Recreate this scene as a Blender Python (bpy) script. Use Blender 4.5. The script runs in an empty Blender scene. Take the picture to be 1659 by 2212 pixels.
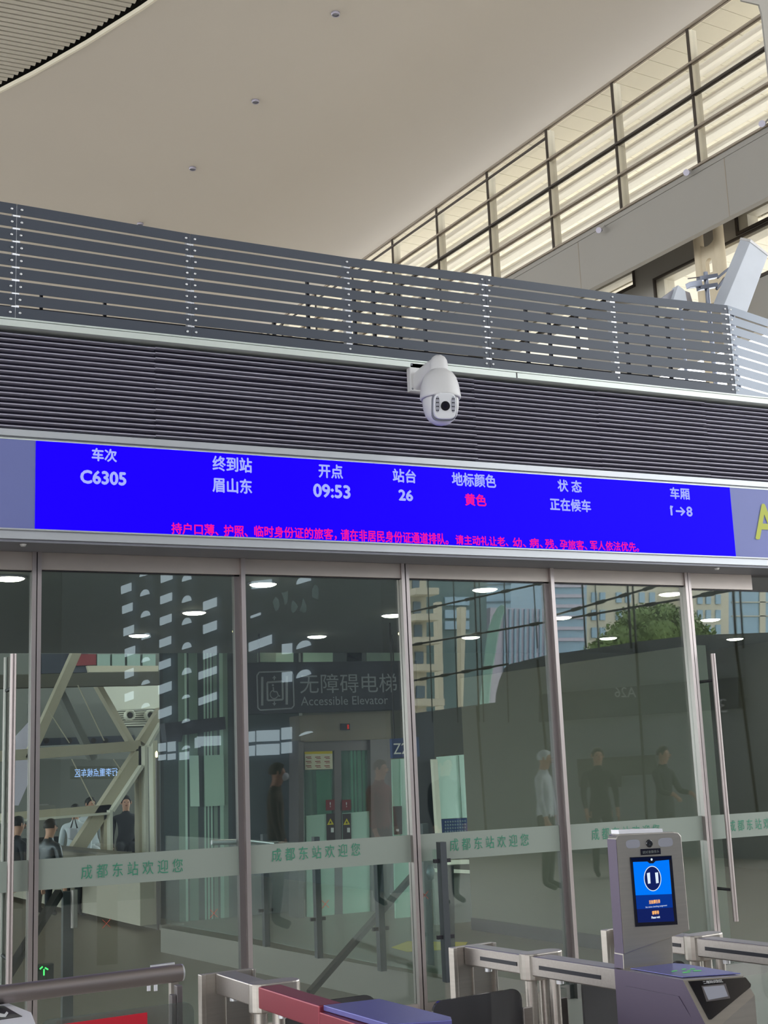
import bpy, bmesh, math, random
from mathutils import Vector, Matrix
random.seed(7)
SC = bpy.context.scene
COL = SC.collection
# ---------------------------------------------------------------- camera
CX, CY, FOC, EYE = 829.5, 1106.0, 2828.1, 1.6
yaw, pitch, roll = [math.radians(a) for a in (25.497, 11.014, -2.327)]
cf = Vector((math.sin(yaw) * math.cos(pitch), math.cos(yaw) * math.cos(pitch), math.sin(pitch)))
r0 = Vector((math.cos(yaw), -math.sin(yaw), 0)); u0 = r0.cross(cf)
cr = math.cos(roll) * r0 + math.sin(roll) * u0
cu = -math.sin(roll) * r0 + math.cos(roll) * u0
cam = bpy.data.cameras.new('camera'); co = bpy.data.objects.new('camera', cam); COL.objects.link(co)
co.matrix_world = Matrix(((cr.x, cu.x, -cf.x, 0), (cr.y, cu.y, -cf.y, 0), (cr.z, cu.z, -cf.z, EYE), (0, 0, 0, 1)))
cam.sensor_fit = 'VERTICAL'; cam.sensor_height = 36.0; cam.lens = 36.0 * FOC / 2212.0
cam.clip_start = 0.05; cam.clip_end = 500
SC.camera = co
# ---------------------------------------------------------------- sky and exposure
wd = bpy.data.worlds.new('sky'); SC.world = wd; wd.use_nodes = True
bg = wd.node_tree.nodes['Background']; bg.inputs[0].default_value = (0.93, 0.97, 1.0, 1); bg.inputs[1].default_value = 5.2
SC.view_settings.view_transform = 'Standard'; SC.view_settings.look = 'None'
SC.view_settings.exposure = 0.0; SC.view_settings.gamma = 1.0; SC.view_settings.use_curve_mapping = False

# ---------------------------------------------------------------- measuring helpers
O0 = Vector((0, 0, EYE))
def ray(x, y): return cf + (x - CX) / FOC * cr - (y - CY) / FOC * cu
def at(x, y, Y): d = ray(x, y); return O0 + d * (Y / d.y)
def atx(x, y, X): d = ray(x, y); return O0 + d * (X / d.x)
def atz(x, y, Z): d = ray(x, y); return O0 + d * ((Z - EYE) / d.z)
def pldir(ang): a = math.radians(ang); return Vector((math.sin(a), math.cos(a), 0))
def onp(x, y, P, ang):
    a = math.radians(ang); n = Vector((math.cos(a), -math.sin(a), 0)); d = ray(x, y)
    return O0 + d * ((Vector((P[0], P[1], 0)) - O0).dot(n) / d.dot(n))
GL = 8.0                                   # the glazed front stands at Y = 8
def mir(p): return Vector((p[0], 2 * GL - p[1], p[2]))

# ---------------------------------------------------------------- materials
def sl(c):                                  # sRGB 0-255 to linear
    return tuple(((v / 255) / 12.92 if v / 255 <= .04045 else ((v / 255 + .055) / 1.055) ** 2.4) for v in c)
MT = {}
def mat(name, rgb, rough=.6, metal=0.0, var=.08, scale=6.0, bump=0.0, stretch=(1, 1, 1), spec=.5, trans=0):
    m = bpy.data.materials.new(name); m.use_nodes = True; nt = m.node_tree; N = nt.nodes; Lk = nt.links
    b = N['Principled BSDF']; c = sl(rgb)
    tc = N.new('ShaderNodeTexCoord'); mp = N.new('ShaderNodeMapping'); mp.inputs['Scale'].default_value = stretch
    nz = N.new('ShaderNodeTexNoise'); nz.inputs['Scale'].default_value = scale; nz.inputs['Detail'].default_value = 4
    Lk.new(tc.outputs['Object'], mp.inputs[0]); Lk.new(mp.outputs[0], nz.inputs['Vector'])
    mx = N.new('ShaderNodeMix'); mx.data_type = 'RGBA'
    mx.inputs[6].default_value = tuple(v * (1 - var) for v in c) + (1,); mx.inputs[7].default_value = tuple(min(1, v * (1 + var)) for v in c) + (1,)
    Lk.new(nz.outputs['Fac'], mx.inputs[0]); Lk.new(mx.outputs[2], b.inputs['Base Color'])
    b.inputs['Roughness'].default_value = rough; b.inputs['Metallic'].default_value = metal
    b.inputs['Specular IOR Level'].default_value = spec
    if bump:
        bp = N.new('ShaderNodeBump'); bp.inputs['Strength'].default_value = bump; bp.inputs['Distance'].default_value = .01
        Lk.new(nz.outputs['Fac'], bp.inputs['Height']); Lk.new(bp.outputs[0], b.inputs['Normal'])
    MT[name] = m; return m
def emit(name, rgb, s, lin=None):
    m = bpy.data.materials.new(name); m.use_nodes = True; nt = m.node_tree; N = nt.nodes
    b = N['Principled BSDF']; c = lin or sl(rgb)
    b.inputs['Base Color'].default_value = (0, 0, 0, 1); b.inputs['Specular IOR Level'].default_value = .02; b.inputs['Emission Color'].default_value = c + (1,); b.inputs['Emission Strength'].default_value = s
    b.inputs['Roughness'].default_value = .4
    MT[name] = m; return m
def glass(name, tint, refl=.07, graz=.3, rough=0.0, haze=0.0, hz=(.5, .55, .52)):
    m = bpy.data.materials.new(name); m.use_nodes = True; nt = m.node_tree; N = nt.nodes; Lk = nt.links
    N.remove(N['Principled BSDF']); out = N['Material Output']
    t = N.new('ShaderNodeBsdfTransparent'); t.inputs[0].default_value = tint + (1,)
    g = N.new('ShaderNodeBsdfGlossy'); g.inputs['Roughness'].default_value = rough; g.inputs['Color'].default_value = (1, 1, 1, 1)
    lw = N.new('ShaderNodeLayerWeight'); lw.inputs[0].default_value = .5
    pw = N.new('ShaderNodeMath'); pw.operation = 'POWER'; pw.inputs[1].default_value = 2.5; Lk.new(lw.outputs['Facing'], pw.inputs[0])
    ml = N.new('ShaderNodeMath'); ml.operation = 'MULTIPLY_ADD'; ml.inputs[1].default_value = graz; ml.inputs[2].default_value = refl; Lk.new(pw.outputs[0], ml.inputs[0])
    mx = N.new('ShaderNodeMixShader'); Lk.new(ml.outputs[0], mx.inputs[0]); Lk.new(g.outputs[0], mx.inputs[2])
    if haze:
        d = N.new('ShaderNodeBsdfDiffuse'); d.inputs[0].default_value = hz + (1,)
        m2 = N.new('ShaderNodeMixShader'); nz = N.new('ShaderNodeTexNoise'); nz.inputs['Scale'].default_value = .8
        mm = N.new('ShaderNodeMath'); mm.operation = 'MULTIPLY'; mm.inputs[1].default_value = 2 * haze; Lk.new(nz.outputs['Fac'], mm.inputs[0])
        Lk.new(mm.outputs[0], m2.inputs[0]); Lk.new(t.outputs[0], m2.inputs[1]); Lk.new(d.outputs[0], m2.inputs[2]); Lk.new(m2.outputs[0], mx.inputs[1])
    else: Lk.new(t.outputs[0], mx.inputs[1])
    Lk.new(mx.outputs[0], out.inputs[0]); MT[name] = m; return m

mat('brushed_steel', (180, 173, 165), .37, .85, .10, 3, .03, (1, 1, 40))
mat('brushed_steel_h', (164, 157, 152), .36, .9, .1, 4, .03, (1, 30, 30))
mat('header_steel', (176, 166, 160), .42, .6, .22, 1.5, .05, (1.5, 1, 4))
mat('jamb_steel', (176, 166, 164), .36, .9, .08, 3, 0, (1, 1, .3))
mat('dark_channel', (38, 36, 42), .5, .3)
mat('polished_tube', (150, 140, 138), .4, .75, .06, 3)
mat('board_charcoal', (60, 65, 76), .5, .05, .06, 1.2, .02, (1, 1, 6))
mat('board_window_sheen', (96, 103, 114), .34, .25, .15, 1.0, .02, (2, 1, 1))  # charcoal boards past the corner, reflected window light put into the colour
mat('zinc', (225, 225, 228), .3, .6)
mat('trim_alu', (196, 202, 196), .42, .35, .05, 2)
mat('slat_alu', (176, 172, 188), .45, .2, .06, 2)
mat('void_blue_spill', (22, 16, 40), .8)  # dark backing with the display's blue spill tinted in
mat('sign_rail', (176, 178, 182), .4, .5, .05, 2)
mat('soffit_grey', (120, 120, 128), .5, .3, .05, 2)
mat('sign_blank', (102, 109, 164), .55, .0, .05, 2)
mat('cctv_white', (196, 194, 194), .42, 0, .03)
mat('cctv_face', (210, 210, 214), .3, 0, .02)
mat('cctv_grey', (120, 122, 130), .4)
mat('lens_black', (14, 14, 22), .12, 0, .02, spec=.9)
mat('hall_ceiling', (200, 192, 182), .85, 0, .03, .25, 0, (1, 1, 1), .3)
mat('strip_ceiling', (190, 184, 172), .6, .1, .04, .5)
mat('rim_cream', (226, 218, 200), .6)
mat('dark_gap', (40, 36, 32), .9)
mat('mullion_brown', (62, 54, 48), .5, .2)
mat('mullion_cream', (200, 194, 178), .6)
mat('rail_brown', (150, 138, 124), .5, .2)
mat('blade_cream', (228, 220, 204), .7, 0, .01, .3)
mat('eave_tile', (244, 238, 222), .8, 0, .02)
mat('hall_wall', (150, 146, 140), .8, 0, .04, .4)
mat('column_cream', (206, 192, 166), .6, 0, .03)
mat('outside_ground', (190, 186, 178), .9, 0, .1, .3)
mat('hall_floor', (196, 190, 180), .5, 0, .12, .8)
mat('lobby_floor', (118, 108, 94), .4, 0, .12, 60)
mat('lobby_ceiling', (150, 154, 160), .8, 0, .05)
mat('kerb_stone', (112, 107, 98), .4, 0, .08, 2)
mat('parapet_white', (156, 150, 136), .7, 0, .03)
mat('truss_cream', (196, 188, 166), .55, 0, .06, 2)
mat('truss_light', (226, 226, 210), .5, 0, .03)
mat('wall_grey', (110, 112, 106), .8, 0, .08, .8)
mat('wall_olive', (104, 102, 90), .8, 0, .08, .8)
mat('lobby_dark', (50, 54, 64), .7, 0, .08)
mat('portal_steel', (112, 106, 106), .42, .5, .08, 2)
mat('portal_tan', (128, 120, 108), .5, .3, .08, 2)
mat('mint_glass', (176, 208, 192), .25, 0, .06, 1.2, 0, (6, 1, .4))
mat('mint_panel', (206, 236, 224), .4, 0, .04, 1)
mat('deep_teal', (64, 76, 80), .3, 0, .1, 1.5)
mat('mid_teal', (128, 152, 140), .3, 0, .12, 2, 0, (8, 1, .5))
mat('navy_sign', (30, 58, 112), .5)
mat('sign_letters', (150, 152, 158), .6)
mat('paper', (226, 220, 196), .8)
mat('paper_yellow', (220, 196, 60), .8)
mat('print_red', (150, 40, 44), .7)
mat('label_brown', (52, 40, 40), .6)
mat('label_red', (120, 30, 36), .6)
mat('warn_yellow', (225, 205, 40), .6)
mat('white_print', (224, 224, 224), .7)
mat('film', (126, 134, 126), .75, 0, .03, 2)
mat('film_green', (44, 118, 92), .7)
mat('x_red', (190, 66, 50), .7)
mat('handrail_black', (36, 36, 38), .45)
mat('post_grey', (72, 76, 80), .4, .5)
mat('red_sticker', (190, 22, 44), .6)
mat('machine_side', (88, 78, 96), .45, .4, .08, 2, 0)
mat('machine_top_sheen', (104, 104, 168), .32, .35, .08, 3)  # blue reflection on the machine tops put into the colour
mat('machine_red_sheen', (140, 58, 70), .4, .5, .1, 3)  # red reflection on the steel put into the colour
mat('machine_white', (228, 226, 232), .5)
mat('screen_black', (14, 12, 30), .2)
mat('smoked', (44, 45, 50), .2, 0, .05)
mat('led_strip', (24, 24, 34), .3)
mat('ir_window', (150, 150, 160), .4)
mat('antenna_grey', (186, 190, 198), .6)
mat('antenna_shade', (142, 142, 150), .6)  # darker copy of the antenna grey, shade coloured into one face
mat('galv', (130, 134, 146), .35, .7, .15, 8)
mat('skin', (196, 150, 126), .6)
mat('hair_black', (22, 20, 20), .6, 0, .2, 40)
mat('coat_brown', (104, 92, 80), .9, 0, .15, 12)
mat('jacket_dark', (34, 38, 44), .9, 0, .15, 10)
mat('shirt_white', (205, 214, 220), .85, 0, .06, 10)
mat('red_cloth', (120, 44, 50), .85)
mat('eye_dark', (18, 14, 12), .3)
mat('mask_white', (232, 234, 238), .8)
mat('ref_dark', (112, 118, 126), .85, 0, .12, .4)
mat('ref_mass', (172, 178, 180), .85, 0, .12, .3)
mat('ref_olive', (112, 108, 92), .85, 0, .1, .4)
mat('tower_beige', (206, 200, 180), .8, 0, .06, .3)
mat('tower_stripe', (196, 190, 205), .7, 0, .15, 1.5, 0, (6, 1, .2))
mat('tower_glass', (150, 180, 200), .25, 0, .2, .3)
mat('tower_dark', (86, 112, 116), .4, 0, .2, .3)
mat('pane_dark', (90, 112, 130), .3)
mat('leaf_green', (112, 134, 78), .8, 0, .35, 2)
mat('trunk', (84, 70, 56), .9)
mat('fin_mint', (214, 252, 238), .5)
mat('pastel_letter', (120, 126, 124), .8)
emit('led_blue', (0, 0, 0), 1.25, (.010, .0, 1.0))
emit('led_text', (168, 178, 255), 1.0)
emit('led_text2', (120, 150, 255), 1.0, (.40, .45, 1.0))
emit('led_red', (0, 0, 0), 1.0, (.95, .01, .28))
emit('a_yellow', (214, 222, 120), .75)
emit('downlight', (255, 244, 216), 34)
emit('sky_hole_glow', (204, 220, 232), 3.0)  # glow stands in for sky behind the openings and windows
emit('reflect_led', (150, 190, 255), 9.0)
emit('screen_sky', (0, 120, 250), 1.0)
emit('screen_deep', (10, 60, 160), .8)
emit('screen_navy', (24, 40, 110), .7)
emit('screen_orange', (255, 186, 110), 1.0)
emit('screen_white', (225, 240, 255), 1.0)
emit('screen_bar', (14, 24, 60), .6)
emit('green_glow', (90, 255, 130), 1.6); emit('green_soft', (120, 220, 140), .5)
emit('red_digit', (200, 50, 40), 1.0)
emit('lamp_warm', (255, 230, 170), 4.0)
glass('door_glass', (.82, .885, .86), .075, .35)
glass('clear_glass', (.86, .93, .90), .04, .2)
glass('flap_glass', (.72, .76, .76), .04, .15, haze=.08)
glass('smoked_glass', (.14, .14, .16), .05, .2, haze=.4, hz=(.15, .15, .16))
glass('shaft_glass', (.62, .84, .74), .05, .2, haze=.15, hz=(.45, .65, .58))
glass('clerestory_glass', (.95, .95, .95), .04, .1)

# ---------------------------------------------------------------- geometry helpers
class MB:
    def __init__(s): s.v = []; s.f = []; s.mi = []; s.cur = 0; s.sm = []
    def add(s, vs, fs, smooth=False):
        n = len(s.v); s.v += [Vector(v) for v in vs]
        for f in fs: s.f.append([n + i for i in f]); s.mi.append(s.cur); s.sm.append(smooth)
        return s
    def box(s, x0, x1, y0, y1, z0, z1):
        return s.add([(x, y, z) for z in (z0, z1) for y in (y0, y1) for x in (x0, x1)],
                     [(0, 2, 3, 1), (4, 5, 7, 6), (0, 1, 5, 4), (2, 6, 7, 3), (0, 4, 6, 2), (1, 3, 7, 5)])
    def prism(s, pts, vec):
        pts = [Vector(p) for p in pts]; vec = Vector(vec); n = len(pts)
        vs = pts + [p + vec for p in pts]
        return s.add(vs, [list(range(n)), list(range(2 * n - 1, n - 1, -1))] + [[i, i + n, (i + 1) % n + n, (i + 1) % n] for i in range(n)])
    def bar(s, p0, p1, w, h, up=(0, 0, 1)):
        p0, p1 = Vector(p0), Vector(p1); d = (p1 - p0).normalized(); up = Vector(up)
        if abs(d.dot(up)) > .98: up = Vector((0, 1, 0))
        sd = d.cross(up).normalized(); uu = sd.cross(d).normalized()
        c = [sd * a * w / 2 + uu * b * h / 2 for a, b in ((-1, -1), (1, -1), (1, 1), (-1, 1))]
        return s.prism([p0 + k for k in c], p1 - p0)
    def tube(s, pts, r, n=12, cap=True):
        pts = [Vector(p) for p in pts]; rs = r if isinstance(r, (list, tuple)) else [r] * len(pts)
        rings = []; ref = Vector((0, 0, 1))
        d0 = (pts[1] - pts[0]).normalized()
        if abs(d0.dot(ref)) > .9: ref = Vector((1, 0, 0))
        for i, p in enumerate(pts):
            d = ((pts[min(i + 1, len(pts) - 1)] - p).normalized() + (p - pts[max(i - 1, 0)]).normalized()).normalized()
            a = d.cross(ref).normalized(); b = a.cross(d).normalized(); ref = b if abs(d.dot(ref)) > .99 else ref
            rings.append([p + (a * math.cos(t) + b * math.sin(t)) * rs[i] for t in [2 * math.pi * k / n for k in range(n)]])
        vs = [v for R_ in rings for v in R_]; fs = []
        for i in range(len(pts) - 1):
            for k in range(n): fs.append((i * n + k, i * n + (k + 1) % n, (i + 1) * n + (k + 1) % n, (i + 1) * n + k))
        s.add(vs, fs, True)
        if cap:
            s.add(rings[0], [list(range(n - 1, -1, -1))]); s.add(rings[-1], [list(range(n))])
        return s
    def lathe(s, prof, c, n=32, axis='z', M=None):
        vs = []; c = Vector(c)
        for r, z in prof:
            for k in range(n):
                t = 2 * math.pi * k / n; p = Vector((r * math.cos(t), r * math.sin(t), z))
                if axis == 'y': p = Vector((p.x, p.z, p.y))
                if M: p = M @ p
                vs.append(c + p)
        fs = [(i * n + k, i * n + (k + 1) % n, (i + 1) * n + (k + 1) % n, (i + 1) * n + k) for i in range(len(prof) - 1) for k in range(n)]
        return s.add(vs, fs, True)
    def ball(s, c, rx, ry, rz, n=20, m=12):
        return s.lathe([(math.sin(math.pi * i / m) or 1e-4, -math.cos(math.pi * i / m)) for i in range(m + 1)], c, n, 'z', Matrix.Diagonal((rx, ry, rz)))

def root_loc(o):
    l = Vector((0, 0, 0))
    while o is not None: l = l + o.location; o = o.parent
    return l
def mesh_of(mb, name, mats, origin):
    me = bpy.data.meshes.new(name); me.from_pydata([tuple(v - origin) for v in mb.v], [], mb.f)
    for m in mats: me.materials.append(MT[m])
    for i, p in enumerate(me.polygons): p.material_index = mb.mi[i]; p.use_smooth = mb.sm[i]
    bm = bmesh.new(); bm.from_mesh(me); bmesh.ops.recalc_face_normals(bm, faces=bm.faces); bm.to_mesh(me); bm.free()
    me.update(); return me
def obj(name, mb, m, parent=None, bevel=0, label=None, cat=None, group=None, kind=None, origin=None, seg=2):
    mats = m if isinstance(m, (list, tuple)) else [m]
    if parent is None and origin is None:
        lo = [min(v[i] for v in mb.v) for i in range(3)]; hi = [max(v[i] for v in mb.v) for i in range(3)]
        origin = Vector(((lo[0] + hi[0]) / 2, (lo[1] + hi[1]) / 2, lo[2]))
    if parent is not None: origin = root_loc(parent)
    me = mesh_of(mb, name, mats, Vector(origin)); o = bpy.data.objects.new(name, me); COL.objects.link(o)
    if parent is not None: o.parent = parent
    else: o.location = origin
    if bevel:
        b = o.modifiers.new('bevel', 'BEVEL'); b.width = bevel; b.segments = seg; b.limit_method = 'ANGLE'; b.angle_limit = math.radians(40)
    return tag(o, label, cat, group, kind)
def tag(o, label=None, cat=None, group=None, kind=None):
    if label: o['label'] = label
    if cat: o['category'] = cat
    if group: o['group'] = group
    if kind: o['kind'] = kind
    return o
def thing(name, loc, label=None, cat=None, group=None, kind=None):
    o = bpy.data.objects.new(name, None); COL.objects.link(o); o.location = loc; o.empty_display_size = .1
    return tag(o, label, cat, group, kind)
def inst(src, off, parent=None):
    c = src.copy(); COL.objects.link(c); c.parent = parent if parent is not None else src.parent
    c.location = src.location + Vector(off); return c
def copy_tree(o, off, label=None):
    c = o.copy(); COL.objects.link(c); c.location = o.location + Vector(off)
    if label: c['label'] = label
    for ch in o.children:
        d = ch.copy(); COL.objects.link(d); d.parent = c
        for g in ch.children: e = g.copy(); COL.objects.link(e); e.parent = d
    return c
def S(name, mb, m, parent=None, bevel=0): return obj(name, mb, m, parent, bevel, kind=None if parent else 'structure')
def pxprism(pts, Y, dep, mirrored=False):
    mb = MB(); P = [at(x, y, Y) for x, y in pts]
    if mirrored: return mb.prism([mir(p) for p in P], (0, -dep, 0))
    return mb.prism(P, (0, dep, 0))
# text made from Blender's own font, laid flat in the XZ plane facing -Y
_txt = {}
def text_mesh(body):
    if body in _txt: return _txt[body]
    cu_ = bpy.data.curves.new('t', 'FONT'); cu_.body = body; cu_.resolution_u = 3; cu_.size = 1; cu_.extrude = 0; cu_.offset = .0
    o = bpy.data.objects.new('t', cu_); COL.objects.link(o)
    me = bpy.data.meshes.new_from_object(o.evaluated_get(bpy.context.evaluated_depsgraph_get()))
    bpy.data.objects.remove(o)
    vs = [v.co.copy() for v in me.vertices]; fs = [list(p.vertices) for p in me.polygons]
    x0 = min(v.x for v in vs); x1 = max(v.x for v in vs); y0 = min(v.y for v in vs); y1 = max(v.y for v in vs)
    _txt[body] = ([((v.x - x0) / (x1 - x0) - .5, (v.y - y0) / (y1 - y0) - .5) for v in vs], fs)
    return _txt[body]
def lettering(body, c, ax, up, w, h, m, parent, name='lettering', thick=.002, bold=0):
    vs, fs = text_mesh(body); ax = Vector(ax).normalized(); up = Vector(up).normalized(); c = Vector(c)
    nrm = ax.cross(up).normalized()
    mb = MB(); P = [c + ax * (x * w) + up * (y * h) for x, y in vs]
    mb.add(P, fs)
    if bold:
        for dx, dy in ((bold, 0), (-bold, 0), (0, bold), (0, -bold)):
            mb.add([p + ax * dx + up * dy + nrm * (.00003 * (1 + dx * 50)) for p in P], fs)
    o = obj(name, mb, m, parent)
    return o

# ================================================================ GREAT HALL
HA = -5.0; hd = pldir(HA); hc = Vector((hd.y, -hd.x, 0)); P0 = Vector((15.146, 17.661, 0))
def W(s, off, z): p = P0 + hd * s + hc * off; return Vector((p.x, p.y, z))
def wbox(mb, s0, s1, o0, o1, z0, z1): return mb.prism([W(s0, o0, z0), W(s1, o0, z0), W(s1, o1, z0), W(s0, o1, z0)], (0, 0, z1 - z0))
def sz(px, py, off):
    p = onp(px, py, P0 + hc * off, HA); return (p - P0).dot(hd), p.z
S('floor', MB().box(-40, 60, -60, 80, -.2, 0), 'hall_floor')
# ceiling with a round opening and a cove towards the clerestory
mb = MB(); arc = []
for k in range(57):
    t = math.radians(-40 + 2.5 * k); arc.append((-31 + 40 * math.cos(t), 7 + 40 * math.sin(t)))
Zc = 16.0
e0 = W(-37, -3, Zc); e1 = W(58, -3, Zc)
poly = [(x, y, Zc) for x, y in arc] + [(-38, 76, Zc), tuple(e1), tuple(e0)]
mb.add(poly, [list(range(len(poly)))])
prof = [(-3 + 3 * math.sin(math.pi / 2 * k / 14), 15.0 + math.cos(math.pi / 2 * k / 14)) for k in range(15)]
nn = len(prof); mb.add([W(s_, o_, z_) for o_, z_ in prof for s_ in (-37, 58)], [(2 * k, 2 * k + 1, 2 * k + 3, 2 * k + 2) for k in range(nn - 1)], True)
ceil = S('ceiling', mb, 'hall_ceiling')
mb = MB()
for (x0, y0), (x1, y1) in zip(arc[8:40], arc[9:41]):
    mb.bar((x0, y0, 16.03), (x1, y1, 16.03), .05, .09)
S('trim_1', mb, 'rim_cream')
strip = thing('strip_ceiling', (2, 22, 16.4), kind='structure')
S('backing', MB().add([(-40, -20, 16.5), (10, -20, 16.5), (10, 60, 16.5), (-40, 60, 16.5)], [(0, 1, 2, 3)]), 'dark_gap', strip)
y = 18.6
while y < 27.6:
    xe = -31 + math.sqrt(max(0, 39.9 ** 2 - (y - 7) ** 2)) - .06 - random.random() * .03
    mb = MB().prism([(xe, y, 16.075), (xe, y + .118, 16.075), (xe, y + .118, 16.12), (xe, y, 16.12)], (-16, .28, 0))
    obj('slat', mb, 'strip_ceiling', strip); y += .163
# recessed ceiling lights that are off
dl_px = [(725, 30), (552, 219), (416, 364), (1152, 128), (946, 296), (780, 426), (303, 484), (640, 532)]
names = ['small recessed ceiling light high in the middle, nearest the top edge', 'small recessed ceiling light between the curved rim and the long window band',
         'small recessed ceiling light left of centre, above the grey slatted screen', 'small recessed ceiling light nearest the upper end of the long window band',
         'small recessed ceiling light beside the long window band, middle of its row', 'small recessed ceiling light just above the low end of the window band',
         'recessed ceiling light peeping over the screen at its left', 'recessed ceiling light peeping over the screen near the window band']
for (px, py), nm in zip(dl_px, names):
    p = atz(px, py, 15.98); t = thing('ceiling_light', p, nm, 'light', 'recessed ceiling lights in the great hall')
    obj('rim', MB().lathe([(.065, .02), (.085, .02), (.085, -.02), (.075, -.035), (.065, -.02)], p, 20), 'slat_alu', t)
    obj('lens', MB().lathe([(.0001, -.005), (.066, -.005)], p, 20), 'ir_window', t)

# clerestory: frame, mullions, rails, blades, panes, all carried by the right wall
cl = thing('window_1', W(0, 0, 12.2), kind='structure')
ms = [-4.38, -2.19, 0, 2.19, 4.385, 6.64, 8.82, 10.95, 13.1, 15.3, 17.5]
for s_ in ms:
    obj('mullion', wbox(wbox(MB(), s_ + .01, s_ + .04, .02, .22, 12.2, 15.0), s_ - .02, s_ + .05, 0, .03, 12.2, 15.0), 'mullion_cream', cl)
    obj('mullion_strip', wbox(MB(), s_ - .022, s_ + .02, -.04, 0, 12.2, 15.0), 'mullion_brown', cl)
zr = [12.22, 12.95, 13.62, 14.25, 14.98]
for i, z in enumerate(zr):
    mb = MB().tube([W(-14, -.05, z), W(24, -.05, z)], .024, 8)
    wbox(mb, -14, 24, 0, .04, z - .02, z + .02)
    obj('rail', mb, 'mullion_brown' if i == 2 else 'rail_brown', cl)
obj('rail', MB().tube([W(4.4, -.02, 14.78), W(24, -.02, 14.78)], .03, 8), 'mullion_brown', cl)
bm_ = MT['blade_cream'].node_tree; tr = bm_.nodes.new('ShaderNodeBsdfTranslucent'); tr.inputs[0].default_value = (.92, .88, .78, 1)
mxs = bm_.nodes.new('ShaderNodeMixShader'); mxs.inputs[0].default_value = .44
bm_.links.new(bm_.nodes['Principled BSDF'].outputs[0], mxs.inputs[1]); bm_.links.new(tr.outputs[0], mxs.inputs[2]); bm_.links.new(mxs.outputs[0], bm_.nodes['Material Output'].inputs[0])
for q_, f_ in (('blade_top_shade', .0), ('blade_half_shade', .14)):  # copies passing less light, putting shade into each blade's upper part
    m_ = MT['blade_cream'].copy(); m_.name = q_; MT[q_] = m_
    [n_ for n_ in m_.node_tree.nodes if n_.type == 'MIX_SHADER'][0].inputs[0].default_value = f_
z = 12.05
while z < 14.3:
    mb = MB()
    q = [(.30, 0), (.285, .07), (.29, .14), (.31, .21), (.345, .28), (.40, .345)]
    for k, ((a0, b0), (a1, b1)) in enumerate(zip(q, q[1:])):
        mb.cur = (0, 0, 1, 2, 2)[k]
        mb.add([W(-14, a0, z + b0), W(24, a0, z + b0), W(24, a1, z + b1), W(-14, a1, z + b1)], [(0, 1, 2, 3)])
    obj('blade', mb, ['blade_cream', 'blade_half_shade', 'blade_top_shade'], cl); z += .34
for s0, s1 in zip(ms, ms[1:]):
    obj('pane', wbox(MB(), s0 + .07, s1 - .04, .045, .055, 12.25, 14.95), 'clerestory_glass', cl)
eave = thing('eave_soffit', W(0, 2, 15.2), kind='structure')
s_ = -15.0
while s_ < 26:
    obj('tile', wbox(MB(), s_, s_ + .485, .1, 7, 15.22, 15.26), 'eave_tile', eave); s_ += .5
obj('backing', wbox(MB(), -15, 26, .1, 7, 15.262, 15.3), 'rail_brown', eave)
# beam and the recessed lower wall with two rows of windows
mb = MB(); wbox(mb, -12, 60, 0, .14, 10.98, 12.2); wbox(mb, -12, 60, -.02, .06, 12.1, 12.2)
S('wall_right', mb, 'hall_wall')
for s_ in (3.6, 6.0, 8.5, -.6): S('trim_2', wbox(MB(), s_, s_ + .015, -.004, 0, 10.98, 12.1), 'rail_brown', bpy.data.objects['wall_right'])
S('trim_3', wbox(MB(), -12, 60, .1, 1.6, 12.1, 12.2), 'hall_wall')
OF = 1.3
sA0, zA1 = sz(1412, 606, OF); sB0, zB1 = sz(1587.6, 464, OF); _, zB0 = sz(1589, 508, OF); sZ, zZ1 = sz(1370, 578, OF)
zA1 = zB0 - .06
mb = MB()
def ww(s0, s1, z0, z1): wbox(mb, s0, s1, OF, OF + .3, z0, z1)
ww(-30, 60, zB1, 12.1)                       # above row one
ww(sB0, sZ, zB0, zB1); ww(sZ + 5, 60, zB0, zB1)
ww(-30, 60, zA1, zB0)
zA0 = zA1 - .95
ww(sA0, sA0 + 2.2, zA0, zA1); ww(sA0 - 6.2, sA0 - 4.2, zA0, zA1)
ww(-30, 60, zA0 - 1.0, zA0); ww(10, 60, 0, zA0 - 1.0)
S('wall_far', mb, 'hall_wall')
for a, b, z0, z1 in [(sA0 - 4.2, sA0, zA0, zA1), (sB0 - 5, sB0, zB0, zB1), (sZ, sZ + 5, zB0, zB1)]:
    f = thing('window_2', W(a, OF, z0), kind='structure')
    mb = MB(); wbox(mb, a, b, OF - .03, OF + .02, z0 - .03, z0 + .03); wbox(mb, a, b, OF - .03, OF + .02, z1 - .04, z1)
    wbox(mb, b - .05, b, OF - .03, OF + .02, z0, z1); wbox(mb, a, a + .05, OF - .03, OF + .02, z0, z1); obj('frame', mb, 'mullion_brown', f)
    mb = MB(); wbox(mb, b - .28, b - .05, OF + .02, OF + .3, z0, z1); wbox(mb, a, b, OF + .02, OF + .3, z1 - .1, z1 - .04); obj('reveal', mb, 'mullion_cream', f)
    obj('pane', wbox(MB(), a + .05, b - .05, OF + .1, OF + .11, z0 + .03, z1 - .04), 'clerestory_glass', f)
    q = thing('lower_eave', W(a, OF + 1, z1 + .25), kind='structure'); k = a - 3
    while k < b + 3: obj('tile', wbox(MB(), k, k + .485, OF + .35, OF + 5, z1 + .35, z1 + .38), 'eave_tile', q); k += .5
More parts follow.
